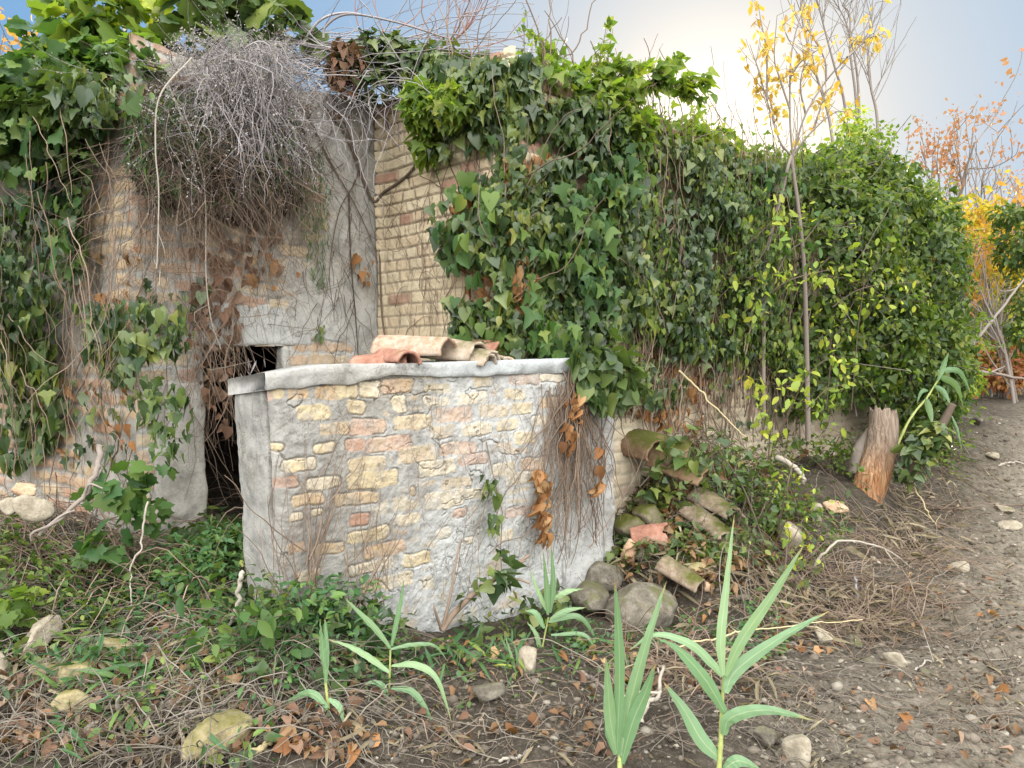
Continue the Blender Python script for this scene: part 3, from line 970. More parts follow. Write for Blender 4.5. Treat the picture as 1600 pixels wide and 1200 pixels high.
def wall_leaves(W, poly, n, kind, size, thick, rng, seed=0, jag=.1, gaps=0., gs=3., droop=1.0, off0=.03, mid=.1):
    P2 = on_wall(W, poly, n, rng, mid, jag, gaps, gs, seed)
    n = len(P2)
    t = fbm(P2[:, 0], P2[:, 1], s=2.6, oct=4, seed=seed + 9)
    o = off0 + thick * np.clip((t - .25) * 1.6, 0, 1) * rng.uniform(.35, 1.0, n)
    P = W.p(P2[:, 0], P2[:, 1], o)
    N = W.N3 + UP * rng.uniform(-.05, .85, (n, 1)) + rng.normal(0, .48, (n, 3))
    T = -UP * droop + W.U3 * rng.normal(0, .55, (n, 1)) + W.N3 * rng.uniform(0, .5, (n, 1))
    sz = size * np.clip(rng.lognormal(-.05, .38, n), .35, 1.6)
    return leaves(kind, P, T, N, sz, rng)


def wall_stems(W, poly, n, rng, length=(.3, 1.2), wig=.35, rad=(.002, .006), off=(.008, .05), up=True, mid=.03, sides=4, clipp=None):
    st = on_wall(W, poly, n, rng, mid, .03)
    L, Rr = [], []
    for (u, v) in st:
        ln = rng.uniform(*length)
        k = max(5, int(ln / .06))
        a = (PI / 2 if up else -PI / 2) + rng.normal(0, .3)
        o = rng.uniform(*off)
        pts = []
        ba = a
        for i in range(k):
            pts.append([u, v, max(.004, o + rng.normal(0, .004))])
            a += rng.normal(0, wig)
            a = ba + (a - ba) * .85
            u += math.cos(a) * ln / k; v += math.sin(a) * ln / k
        q = np.array(pts)
        P = W.p(q[:, 0], q[:, 1], q[:, 2])
        L.append(resample(P, k * 2) if k < 14 else P)
        r = rng.uniform(*rad)
        Rr.append(np.linspace(r, r * .45, len(L[-1])))
    return tubes(L, Rr, sides)


def plant(name, label, cat, loc, items, group=None):
    """items: (part name, mesh pieces, material)"""
    t = empty(name, loc, label, cat, group)
    for nm, (V, F_), mat in items:
        mobj(nm, V, F_ if isinstance(F_, list) else [F_], mat, t)
    return t


def M2(*p):
    return merge(p)


rg = np.random.default_rng(101)
# ---- ivy on the brick corner (the big dark one)
main_poly_2 = [(632, 110), (700, 95), (800, 120), (806, 300), (806, 560), (770, 560), (735, 540), (705, 520), (716, 450), (690, 395), (676, 330), (705, 300), (735, 270), (690, 255), (655, 200), (622, 170)]
main_poly_3 = [(796, 110), (860, 135), (930, 170), (990, 200), (1000, 300), (985, 420), (960, 520), (900, 560), (840, 560), (796, 555)]
v1 = wall_leaves(W2, main_poly_2, 1350, 'ivy', .062, .24, rg, 1, .07, .41, 4.0)
v2 = wall_leaves(W3, main_poly_3, 3100, 'ivy', .060, .28, rg, 2, .08, .32, 3.2)
v1b = wall_leaves(W2, [(690, 180), (800, 140), (806, 330), (720, 330), (760, 250)], 260, 'ivy3', .066, .30, rg, 3, .08, .42, 4)
v1c = wall_leaves(W2, [(632, 80), (830, 90), (830, 140), (640, 130)], 520, 'ivy', .066, .3, rg, 4, .03)
dead = wall_leaves(W2, [(690, 300), (800, 260), (800, 560), (735, 540)], 240, 'dry', .06, .04, rg, 5, .03)
dead2 = wall_leaves(W3, [(800, 230), (880, 240), (900, 520), (800, 540)], 260, 'dry', .06, .05, rg, 6, .03)
lv = wall_leaves(W2, [(690, 250), (806, 180), (806, 560), (735, 540)], 90, 'heart', .07, .36, rg, 7, .08, .46, 6, off0=.1)
lv2 = wall_leaves(W3, [(800, 330), (960, 230), (980, 480), (880, 560), (800, 560)], 300, 'ivy3', .075, .36, rg, 8, .08, .48, 6, off0=.1)
plant('ivy', 'large leaved dark ivy spilling over the outer brick corner above the roof tiles', 'ivy', W2.p(np.array(W2.L), np.array(2.2)),
      [('leaves', M2(v1, v2, v1b, v1c), M['ivy_dark']), ('young_leaves', M2(lv, lv2), M['grape']), ('dead_leaves', M2(dead, dead2), M['dry']),
       ('stems', M2(wall_stems(W2, main_poly_2, 60, rng=rg), wall_stems(W3, main_poly_3, 70, rng=rg), wall_stems(W2, [(600, 330), (700, 330), (735, 545), (610, 545)], 90, rg, (.15, .7), .5, (.0012, .003))), M['browntwig'])])

# ---- light green flowering clump, at the top of the brick return wall
def clump(center, rad, n, kind, size, rng, out=None, seed=0, shell=.55, up=.5):
    D = norm(rng.normal(size=(n, 3)))
    r = rng.uniform(shell, 1.0, n) * (0.72 + .56 * fbm(D[:, 0] * 2 + seed, D[:, 1] * 2, D[:, 2] * 2, s=1.5, oct=3, seed=seed))
    P = np.array(center) + D * r[:, None] * np.array(rad)
    N = D * .6 + UP * up + rng.normal(0, .35, (n, 3)) + (0 if out is None else np.array(out) * .5)
    T = D * .7 - UP * .45 + rng.normal(0, .45, (n, 3))
    return leaves(kind, P, T, N, size * np.clip(rng.lognormal(0, .25, n), .5, 1.6), rng)


def wp(W, px, py, off):
    u, v = W.px(px, py, off)
    return W.p(np.array(u), np.array(v), np.array(off))


a1 = clump(wp(W2, 660, 165, .2), (.13, .12, .15), 330, 'ivy3', .05, rg, seed=1)
a2 = clump(wp(W2, 712, 160, .2), (.13, .12, .13), 300, 'ivy3', .05, rg, seed=2)
a3 = clump(wp(W2, 668, 225, .12), (.10, .08, .12), 110, 'ivy', .07, rg, seed=3)
plant('ivy', 'pale yellow-green ivy tuft in flower high on the bare brick near the inner corner', 'ivy', wp(W2, 690, 170, .1), [('leaves', M2(a1, a2, a3), M['ivy_light'])])


# ---- sprays that stick out against the bright sky
def spray(base, tip, n, kind, size, rng, spread=.10, sag=.0, rad=.006, nb=5):
    base, tip = np.array(base), np.array(tip)
    main = resample([base, (base + tip) / 2 + UP * (.06 + sag), tip], 14)
    L, Rr = [main], [np.linspace(rad, rad * .4, 14)]
    for k in range(nb):
        i = rng.integers(3, 13)
        e = main[i] + rng.normal(0, spread, 3) + (tip - base) * .2
        L.append(resample([main[i], (main[i] + e) / 2 + rng.normal(0, .02, 3), e], 6)); Rr.append(np.linspace(rad * .5, rad * .25, 6))
    anchors = np.concatenate([l[2:] for l in L])
    P = anchors[rng.integers(0, len(anchors), n)] + rng.normal(0, spread * .22, (n, 3))
    T = norm(tip - base) * .5 - UP * .5 + rng.normal(0, .5, (n, 3))
    N = UP * .7 + rng.normal(0, .5, (n, 3))
    return leaves(kind, P, T, N, size * np.clip(rng.lognormal(0, .25, n), .5, 1.5), rng), tubes(L, Rr, 4)


s1, t1 = spray(wp(W3, 930, 195, -.2), at(1092, 150, 4.75), 190, 'ivy', .07, rg, .10, .12)
s2, t2 = spray(wp(W3, 900, 180, -.1), at(985, 95, 4.7), 130, 'ivy', .06, rg, .10, .05)
s3, t3 = spray(wp(W3, 920, 170, -.1), at(1050, 118, 4.8), 130, 'ivy', .06, rg, .09, .10)
c1 = clump(wp(W3, 940, 175, .0), (.26, .26, .20), 520, 'ivy', .07, rg, seed=5)
c2 = clump(wp(W3, 975, 205, .12), (.22, .2, .16), 320, 'ivy3', .065, rg, seed=6)
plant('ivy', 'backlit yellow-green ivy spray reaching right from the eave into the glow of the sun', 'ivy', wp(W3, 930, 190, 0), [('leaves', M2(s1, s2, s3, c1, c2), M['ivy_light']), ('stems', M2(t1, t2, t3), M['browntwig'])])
s1, t1 = spray(wp(W3, 820, 120, -.1), at(818, 38, 4.5), 18, 'small', .035, rg, .05, .02, .004, 6)
s2, t2 = spray(wp(W3, 850, 140, -.1), at(858, 82, 4.55), 26, 'ivy', .065, rg, .05, .02, .005, 3)
plant('ivy', 'thin ivy shoot with round seed heads standing upright on the wall head against blue sky', 'ivy', wp(W3, 820, 120, -.1), [('leaves', M2(s1, s2), M['ivy_light']), ('stems', M2(t1, t2), M['browntwig'])])

# ---- roof-top ivy carpet along the long wall's head
top_poly = [(800, 118), (880, 150), (960, 190), (1040, 205), (1110, 240), (1200, 262), (1300, 280), (1300, 330), (1150, 300), (1040, 260), (940, 240), (800, 200)]
v = wall_leaves(W3, top_poly, 2400, 'ivy', .055, .34, rg, 12, .05, .0)
cl_ = [clump(wp(W3, x, y, -.05), (.22, .25, .12), 170, 'ivy', .06, rg, seed=20 + i) for i, (x, y) in enumerate([(1020, 215), (1070, 220), (1110, 240), (1160, 252), (1205, 268), (860, 130), (1090, 215)])]
tl_, cl2_ = [], []
for i in range(46):
    x = rg.uniform(800, 1300)
    y = np.interp(x, [800, 880, 960, 1040, 1110, 1200, 1300], [118, 150, 190, 205, 240, 262, 270])
    p = wp(W3, x, y + rg.uniform(0, 18), rg.uniform(-.15, .15))
    e = p + np.array([rg.normal(0, .16), rg.normal(-.05, .1), rg.uniform(.08, .34)])
    l_ = resample([p, (p + e) / 2 + rg.normal(0, .03, 3), e], 8); tl_.append(l_)
    q_ = l_[rg.integers(2, 8, 14)] + rg.normal(0, .035, (14, 3))
    cl2_.append(leaves('ivy3', q_, rg.normal(0, .5, (14, 3)) - UP * .3, UP * .6 + rg.normal(0, .5, (14, 3)), rg.uniform(.025, .07, 14), rg))
plant('ivy', 'ivy fringe lying along the head of the long wall right of the sun glow', 'ivy', wp(W3, 1050, 230, 0), [('leaves', M2(v), M['ivy']), ('sun_tinted_leaves', M2(*cl_, *cl2_), M['ivy_light']), ('stems', tubes(tl_, [np.linspace(.004, .0015, 8)] * len(tl_), 4), M['browntwig'])])  # paler leaf colour stands in for sun on the fringe

# ---- smaller ivy curtain on the long wall
cur = [(955, 230), (1010, 215), (1110, 245), (1235, 275), (1245, 420), (1240, 560), (1200, 585), (1130, 560), (1060, 545), (1000, 530), (960, 500), (940, 420)]
v = wall_leaves(W3, cur, 6600, 'ivy', .050, .40, rg, 14, .1, .31, 3)
vs = wall_leaves(W3, cur, 4200, 'small', .038, .50, rg, 15, .1, .40, 2.2)
lo_ = wall_leaves(W3, [(950, 500), (1240, 540), (1240, 690), (1120, 650), (960, 620)], 520, 'ivy', .06, .2, rg, 16, .06, .46, 4)
plant('ivy', 'dense curtain of small ivy leaves over the shaded middle of the long wall', 'ivy', wp(W3, 1100, 400, 0),
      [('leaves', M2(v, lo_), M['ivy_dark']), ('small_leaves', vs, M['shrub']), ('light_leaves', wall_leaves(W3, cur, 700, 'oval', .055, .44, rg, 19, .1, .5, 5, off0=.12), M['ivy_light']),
       ('stems', M2(wall_stems(W3, cur, 260, rg, (.3, 1.0), .3, (.002, .005), (.05, .3)), wall_stems(W3, [(930, 540), (1240, 560), (1240, 700), (960, 680)], 330, rg, (.3, .9), .16, (.002, .007), (.01, .16))), M['browntwig']),
       ('dead_leaves', wall_leaves(W3, [(960, 480), (1130, 500), (1110, 680), (960, 640)], 260, 'dry', .055, .06, rg, 17, .05, .4, 4), M['dry'])])

# ---- trailing ivy over the right end of the tank
tv = [(885, 540), (960, 545), (985, 590), (960, 640), (925, 640), (900, 600)]
v = wall_leaves(WC, tv, 150, 'ivy', .08, .16, rg, 21, .04, mid=.05)
v2_ = clump(wp(W3, 960, 590, .4), (.16, .16, .2), 60, 'ivy', .09, rg, seed=31)
v3 = clump(wp(WC, 740, 548, -.45), (.24, .10, .06), 40, 'ivy', .07, rg, seed=32)
v4 = clump(wp(WC, 860, 553, -.3), (.3, .2, .05), 150, 'ivy', .06, rg, seed=33)
plant('ivy', 'ivy runner with broad leaves draped over the right end of the concrete coping', 'ivy', wp(WC, 920, 580, .05),
      [('leaves', M2(v, v2_, v3, v4), M['ivy']), ('stems', M2(wall_stems(WC, [(885, 560), (925, 560), (920, 640), (890, 640)], 60, rg, (.3, 1.2), .22, (.002, .006), (.01, .05), up=False)), M['browntwig']),
       ('dead_leaves', M2(wall_leaves(WC, [(895, 620), (925, 600), (910, 730), (890, 720)], 34, 'dry', .055, .06, rg, 23, .02), wall_leaves(WC, [(940, 700), (955, 700), (955, 770), (940, 770)], 14, 'dry', .06, .03, rg, 24, .02)), M['dry'])])

# ---- bare root stems on the face of the tank, with dead leaves
stm = [wall_stems(WC, p, n, rg, ln, .22, r, (.004, .018)) for p, n, ln, r in (
    ([(430, 880), (470, 880), (470, 1000), (430, 1000)], 16, (.3, .8), (.0015, .0035)), ([(478, 860), (500, 860), (500, 1000), (478, 1000)], 22, (.4, .85), (.0015, .004)),
    ([(540, 850), (610, 850), (610, 960), (540, 960)], 26, (.2, .6), (.0012, .003)), ([(700, 820), (760, 820), (760, 960), (700, 960)], 12, (.2, .5), (.001, .0025)),
    ([(640, 650), (880, 650), (880, 950), (640, 950)], 46, (.12, .5), (.0008, .002)), ([(850, 700), (900, 700), (900, 880), (850, 880)], 40, (.3, .9), (.0012, .003)),
    ([(900, 700), (952, 700), (945, 860), (900, 860)], 46, (.2, .8), (.0015, .004)), ([(390, 620), (880, 620), (880, 980), (390, 980)], 50, (.08, .3), (.0007, .0016)))]
o_st = M2(*stm)
hang = wall_stems(WC, [(855, 580), (895, 575), (895, 640), (860, 640)], 34, rg, (.4, 1.1), .14, (.0015, .004), (.008, .03), up=False)
plant('creeper', 'leafless brown creeper stems clinging to the white face of the tank', 'creeper', wp(WC, 600, 900, 0), [('stems', M2(o_st, hang), M['browntwig'])])
dl = wall_leaves(WC, [(852, 735), (872, 735), (870, 845), (850, 845)], 60, 'dry', .055, .05, rg, 26, .012)
dl2 = wall_leaves(WC, [(760, 740), (790, 740), (785, 780), (765, 780)], 8, 'dry', .045, .03, rg, 27, .01)
plant('creeper', 'string of curled orange dead leaves hanging down the tank near its right end', 'creeper', wp(WC, 860, 740, 0), [('dead_leaves', dl, M['dry']), ('stems', tubes([np.array([wp(WC, x, y, .012) for x, y in ((846, 600), (850, 680), (862, 740), (858, 850))])], [.003]), M['browntwig'])])
g1 = wall_leaves(WC, [(772, 755), (795, 755), (792, 830), (778, 830)], 16, 'ivy', .055, .05, rg, 28, .01)
plant('ivy', 'tiny green ivy sprig climbing the middle of the white tank face', 'ivy', wp(WC, 780, 800, 0), [('leaves', M2(g1, dl2), M['ivy']), ('stems', tubes([np.array([wp(WC, x, y, .008) for x, y in ((786, 930), (782, 860), (785, 800), (770, 740), (760, 690))])], [.003]), M['browntwig'])])
bp = [at(690, 985, 3.45), at(712, 955, 3.5), at(750, 920, 3.58), at(790, 895, 3.66), at(826, 868, 3.74)]
bl = [clump(at(768, 905, 3.55), (.09, .05, .045), 22, 'ivy', .07, rg, seed=41), clump(at(790, 880, 3.6), (.05, .04, .08), 10, 'ivy', .055, rg, seed=42), clump(at(730, 935, 3.5), (.04, .03, .03), 5, 'ivy', .05, rg, seed=43)]
br2 = [[at(690, 985, 3.45), at(704, 930, 3.44), at(712, 880, 3.44), at(720, 842, 3.45)], [at(790, 895, 3.66), at(812, 880, 3.68), at(822, 876, 3.68)], [at(690, 985, 3.45), at(680, 955, 3.4), at(678, 945, 3.4)], [at(780, 900, 3.6), at(812, 906, 3.6), at(828, 912, 3.6)]]
tb = tubes([resample(bp, 24)] + [resample(x, 10) for x in br2], [np.linspace(.018, .008, 24) * 1.0] + [np.linspace(.008, .004, 10)] * 4, 7)
plant('ivy', 'thick bare ivy branch with a few dark leaves leaning on the foot of the tank', 'ivy', bp[0], [('branch', tb, M['browntwig']), ('leaves', M2(*bl), M['ivy_dark'])])

# ---- left: vine and ivy over the side wall
left_poly = [(-40, 120), (40, 90), (110, 95), (170, 120), (232, 118), (250, 165), (175, 190), (150, 260), (152, 360), (128, 450), (95, 520), (70, 500), (40, 560), (-40, 600)]
v = wall_leaves(W0, left_poly, 2000, 'ivy', .06, .5, rg, 50, .08, .36, 3)
vg = wall_leaves(W0, left_poly, 420, 'grape', .07, .65, rg, 51, .08, .42, 2.6)
cs = [clump(at(x, y, d), (r, r * .8, r * .7), n, 'grape', s_, rg, seed=60 + i) for i, (x, y, d, r, n, s_) in enumerate([(60, 130, 4.4, .33, 260, .068), (140, 120, 4.3, .28, 250, .066), (200, 110, 4.2, .22, 170, .062), (110, 165, 4.1, .28, 230, .066), (40, 210, 4.2, .32, 240, .07), (0, 170, 4.3, .3, 210, .07)])]
tw = wall_stems(W0, [(0, 150), (240, 150), (200, 700), (0, 700)], 110, rg, (.3, 1.1), .3, (.0015, .004), (.05, .5), up=False)
plant('vine', 'deep green vine and ivy mass smothering the left side wall below the roof', 'vine', at(80, 300, 4.5), [('leaves', M2(v), M['ivy_dark']), ('broad_leaves', M2(vg, *cs[:3]), M['grape']), ('lower_leaves', M2(*cs[3:]), M['ivy']), ('stems', tw, M['browntwig'])])  # lower clumps take the ivy green
# top of the vine, sunshine put into paler, yellower leaf colours
cs = [clump(at(x, y, d), (r, r, r), int(n * .75), 'grape', s_, rg, seed=70 + i) for i, (x, y, d, r, n, s_) in enumerate([(118, 55, 4.5, .24, 60, .11), (165, 25, 4.5, .2, 40, .12), (190, 60, 4.5, .17, 34, .10), (95, 85, 4.5, .24, 80, .09), (175, 5, 4.5, .15, 22, .13), (150, 80, 4.45, .22, 80, .09), (215, 85, 4.3, .16, 50, .075)])]
ss, ts = spray(at(140, 90, 4.5), at(200, -10, 4.5), 16, 'grape', .12, rg, .12, .02)
plant('vine', 'sun-tinted yellow-green vine top with lobed leaves standing above the left roof edge', 'vine', at(140, 100, 4.5), [('sun_tinted_leaves', M2(*cs[::2]), M['ivy_light']), ('leaves', M2(*cs[1::2]), M['grape']), ('golden_leaves', ss, M['lime']), ('stems', ts, M['browntwig'])])
# lower left patches
for poly, W, n, kind, sz, th, mat, lab in (
    ([(120, 480), (205, 470), (285, 490), (275, 540), (215, 560), (180, 600), (140, 590), (118, 540)], W0, 300, 'ivy', .062, .25, 'ivy_dark', 'mid green ivy patch hanging across the pier left of the door lintel'),
    ([(195, 585), (262, 585), (285, 640), (270, 720), (215, 700), (205, 640)], W0, 90, 'ivy', .058, .25, 'ivy', 'fresh green ivy trail below a yellow leaf on the pier left of the doorway'),
    ([(-10, 500), (70, 520), (90, 620), (60, 700), (-10, 740)], W0, 300, 'ivy', .08, .4, 'ivy', 'loose ivy patch low at the left edge over dull brick')):
    a = wall_leaves(W, poly, n, kind, sz, th, rg, n, .05, .2, 4, mid=.15, off0=.05)
    plant('ivy', lab, 'ivy', wp(W, *poly[0], .1), [('leaves', a, M[mat]), ('stems', wall_stems(W, poly, 14, rg, (.2, .7), .3, (.002, .004), (.05, .2)), M['browntwig'])])
v = [clump(at(x, y, d), (r, r, r * .8), n, 'grape', .066, rg, seed=80 + i) for i, (x, y, d, r, n) in enumerate([(190, 770, 3.55, .14, 30), (165, 850, 3.4, .12, 18), (225, 800, 3.6, .11, 14), (150, 770, 3.6, .1, 10), (245, 730, 3.7, .1, 10)])]
plant('vine', 'bright green vine seedlings sprouting from the twig heap at the pier foot', 'vine', pg(190, 850), [('leaves', M2(*v), M['grape'])])
v = [clump(at(x, y, d), (r, r, r * .8), n, 'grape', .055, rg, seed=90 + i) for i, (x, y, d, r, n) in enumerate([(15, 945, 2.95, .09, 16), (40, 935, 3., .07, 8), (5, 965, 2.9, .06, 8)])]
plant('vine', 'lime green vine sprig on the left edge above the pale rocks', 'vine', pg(15, 960), [('leaves', M2(*v), M['ivy_light'])])


# ---- the grey dead tangle
def droop(p, d, n, step, grav, wig, rng):
    pts = [p.copy()]
    d = norm(d)
    for i in range(n):
        d = norm(d + np.array([0, 0, -grav]) + rng.normal(0, wig, 3))
        p = p + d * step
        pts.append(p.copy())
    return np.array(pts)


def grow(base, dirn, length, rad, depth, rng, L, Rr, tips, nb=(2, 4), ang=.55, shrink=.68, upb=.12, wig=.10, seg=7):
    p = np.array(base, float); d = norm(np.array(dirn, float))
    pts = [p]
    for i in range(seg):
        d = norm(d + rng.normal(0, wig, 3) + UP * upb)
        p = p + d * length / seg
        pts.append(p)
    pts = np.array(pts)
    L.append(pts); Rr.append(np.linspace(rad, rad * .6, seg + 1))
    if depth == 0:
        tips.append(pts[2:]); return
    for k in range(rng.integers(*nb) + 1):
        i = rng.integers(int(seg * .35), seg + 1) if k else seg
        nd = norm(d + rng.normal(0, ang, 3))
        grow(pts[i], nd, length * shrink * rng.uniform(.75, 1.2), rad * .58, depth - 1, rng, L, Rr, tips, nb, ang, shrink, upb, wig, seg)


rt = np.random.default_rng(7)
L, Rr, ends = [], [], []
def strands(n, boxpx, offr, dirf, length, grav, wig, rad, rng, W=W1):
    for i in range(n):
        x = rng.uniform(boxpx[0], boxpx[2]); y = rng.uniform(boxpx[1], boxpx[3])
        o = rng.uniform(*offr)
        p = wp(W, x, y, o)
        d = dirf(x, y, rng)
        ln = rng.uniform(*length)
        k = 11
        q = droop(p, d, k, ln / k, grav * rng.uniform(.6, 1.4), wig, rng)
        L.append(q); r = rng.uniform(*rad); Rr.append(np.linspace(r, r * .4, k + 1)); ends.append(q)
def d_fan(x, y, rng):
    return W1.U3 * ((x - 385) / 150. + rng.normal(0, .30)) + W1.N3 * rng.uniform(.0, .8) + UP * rng.uniform(-.3, .4)
strands(330, (335, 70, 425, 120), (.02, .28), d_fan, (.15, .48), .22, .20, (.0012, .0030), rt)
strands(260, (290, 95, 460, 180), (.08, .32), lambda x, y, r: W1.U3 * ((x - 375) / 180. + r.normal(0, .45)) + W1.N3 * r.uniform(0, .5) + UP * r.uniform(-.6, .4), (.15, .5), .12, .24, (.0010, .0026), rt)
strands(170, (240, 150, 480, 250), (.03, .30), lambda x, y, r: r.normal(0, .8, 3) - UP * .35, (.25, .75), .05, .2, (.001, .0024), rt)
strands(420, (280, 60, 470, 150), (.05, .40), lambda x, y, r: r.normal(0, 1, 3), (.08, .25), .02, .3, (.0009, .002), rt)
for i in range(46):
    tips_ = []
    p = wp(W1, rt.uniform(310, 440), rt.uniform(75, 160), rt.uniform(.05, .3))
    grow(p, W1.U3 * rt.normal(0, .7) + W1.N3 * rt.uniform(0, .7) + UP * rt.uniform(-.4, .3), rt.uniform(.2, .42), rt.uniform(.004, .007), 2, rt, L, Rr, tips_, (1, 3), .7, .7, -.28, .2, 7)
tng = tubes(L, Rr, 3)
allp = np.concatenate([q[4:] for q in ends[:1000]])
pk = allp[rt.integers(0, len(allp), 9500)] + rt.normal(0, .012, (9500, 3))
fl = leaves('small', pk, rt.normal(0, 1, (9500, 3)), rt.normal(0, 1, (9500, 3)), rt.uniform(.005, .016, 9500), rt)
plant('dead_creeper', 'hood of silvery grey dead twigs bulging from the wall top above the doorway', 'creeper', wp(W1, 375, 90, 0), [('twigs', tng, M['greytwig']), ('seed_heads', fl, M['seed'])])
L, Rr, ends = [], [], []
strands(520, (215, 190, 500, 330), (.02, .22), lambda x, y, r: r.normal(0, .6, 3) - UP * .5, (.25, .8), .04, .16, (.0010, .0026), rt)
Ld, Rd = L, Rr
L, Rr = [], []
strands(620, (215, 140, 480, 300), (.02, .30), lambda x, y, r: r.normal(0, .7, 3) - UP * .45, (.2, .6), .04, .2, (.0010, .0030), rt)
strands(150, (195, 190, 505, 300), (.02, .22), lambda x, y, r: r.normal(0, .35, 3) - UP, (.45, 1.2), .05, .12, (.0009, .0024), rt)
tdk = tubes(L, Rr, 3)
L, Rr = Ld, Rd
strands(260, (150, 330, 480, 520), (.02, .12), lambda x, y, r: r.normal(0, .6, 3) - UP * .6, (.2, .6), .04, .18, (.0009, .002), rt)
tng = tubes(L, Rr, 3)
gl = wall_leaves(W1, [(190, 150), (300, 140), (480, 210), (470, 310), (250, 300), (190, 250)], 2100, 'blade', .05, .25, rt, 33, .06, .40, 3)
gl2 = wall_leaves(W1, [(440, 250), (505, 230), (522, 330), (515, 450), (500, 450), (478, 360)], 620, 'blade', .042, .10, rt, 34, .02, .25, 4)
dd = wall_leaves(W1, [(290, 300), (440, 300), (450, 440), (330, 450)], 75, 'dry', .05, .12, rt, 35, .08, .45, 5)
M['husk'] = leaf_mat('dark_withered_leaf', [(0, (.035, .028, .022)), (.6, (.075, .058, .045)), (1, (.15, .12, .10))], .15, .8, .15, 1.1)
husk = wall_leaves(W1, [(195, 140), (300, 130), (480, 190), (480, 310), (400, 345), (250, 325), (195, 260)], 2200, 'dry', .028, .22, rt, 37, .08, .34, 4)
gl3 = wall_leaves(W1, [(195, 140), (300, 130), (470, 190), (470, 310), (250, 320), (195, 260)], 700, 'oval', .045, .28, rt, 46, .08, .42, 3)
dd2 = wall_leaves(W1, [(380, 380), (480, 400), (470, 440), (400, 450)], 9, 'dry', .06, .08, rt, 36, .05)
plant('dead_creeper', 'brown tangle with narrow dark leaves hanging over the plaster below the grey hood', 'creeper', wp(W1, 350, 250, 0),
      [('twigs', tng, M['browntwig']), ('dark_twigs', tdk, M['darktwig']), ('withered_leaves', husk, M['husk']), ('leaves', M2(gl, gl2, gl3), M['weed']), ('dead_leaves', M2(dd), M['maroon']), ('orange_leaves', dd2, M['dry'])])
# lattice of thin stems over the pier
lat = M2(wall_stems(W1, [(212, 200), (330, 240), (330, 540), (212, 600)], 34, rg, (.4, 1.4), .16, (.001, .004), (.01, .06), up=False), wall_stems(W0, [(140, 180), (212, 180), (212, 700), (60, 700)], 46, rg, (.4, 1.4), .18, (.0015, .006), (.01, .10), up=False))
latl = M2(wall_leaves(W1, [(215, 420), (330, 430), (300, 560), (215, 560)], 40, 'ivy', .05, .08, rg, 301, .08, .4, 5), wall_leaves(W0, [(60, 560), (205, 620), (205, 740), (60, 720)], 60, 'ivy', .055, .12, rg, 302, .08, .35, 5))
latd = wall_leaves(W0, [(40, 420), (205, 380), (205, 720), (40, 720)], 60, 'dry', .05, .06, rg, 303, .08, .45, 5)
plant('creeper', 'mesh of thin bare creeper stems over the worn brick pier left of the doorway', 'creeper', wp(W1, 220, 400, 0), [('stems', lat, M['browntwig']), ('leaves', latl, M['ivy_dark']), ('dead_leaves', latd, M['dry'])])
# dead curtain in the doorway
L, Rr, ends = [], [], []
strands(75, (296, 470, 372, 540), (.03, .12), lambda x, y, r: r.normal(0, .35, 3) - UP, (.25, .85), .05, .12, (.0012, .003), rt)
strands(20, (300, 560, 372, 700), (.02, .1), lambda x, y, r: r.normal(0, .6, 3) - UP, (.2, .5), .05, .15, (.001, .002), rt)
tng = tubes(L, Rr, 3)
dm = wall_leaves(W1, [(296, 470), (385, 480), (370, 600), (355, 680), (318, 640), (300, 560)], 70, 'dry', .05, .10, rt, 38, .03)
dm2 = wall_leaves(W1, [(300, 430), (385, 440), (385, 520), (310, 510)], 40, 'dry', .055, .1, rt, 39, .03)
dg = wall_leaves(W1, [(365, 555), (420, 560), (420, 580), (380, 585)], 8, 'blade', .09, .05, rt, 40, .0)
plant('dead_creeper', 'withered maroon creeper curtain trailing down inside the dark doorway', 'creeper', wp(W1, 330, 480, 0), [('twigs', tng, M['browntwig']), ('dead_leaves', M2(dm, dm2), M['maroon']), ('pale_leaves', dg, M['seed'])])
# vine stems over the plaster at the inner corner
L = [[(500, 160), (540, 210), (580, 310), (600, 300), (640, 270), (675, 215)], [(480, 180), (520, 260), (560, 330), (590, 400)], [(545, 300), (548, 400), (556, 500), (560, 560)], [(560, 150), (590, 200), (592, 330), (596, 480), (605, 545)], [(520, 150), (560, 260), (530, 330), (515, 420), (520, 480)]]
pts = []
for q in L:
    qq = np.array([wp(W1 if x < 593 else W2, x, y, .03) for x, y in q])
    pts.append(resample(qq, 26))
tb = tubes(pts, [np.linspace(.012, .009, 26), np.linspace(.007, .003, 26), np.linspace(.006, .003, 26), np.linspace(.009, .006, 26), np.linspace(.006, .002, 26)], 6)
fine = wall_stems(W1, [(470, 150), (590, 150), (590, 540), (470, 500)], 70, rg, (.2, .8), .3, (.001, .003), (.01, .06), up=False)
od = wall_leaves(W1, [(540, 400), (590, 395), (585, 440), (545, 445)], 11, 'dry', .05, .05, rt, 44, .01)
gs_ = wall_leaves(W1, [(495, 500), (515, 500), (512, 530), (497, 530)], 8, 'oval', .05, .03, rt, 45, .0)
plant('creeper', 'looping bare vine stems on the grey plaster at the inner corner, with orange leaf tufts', 'creeper', wp(W1, 560, 300, 0), [('stems', M2(tb, fine), M['darktwig']), ('orange_leaves', od, M['dry']), ('leaves', gs_, M['ivy'])])
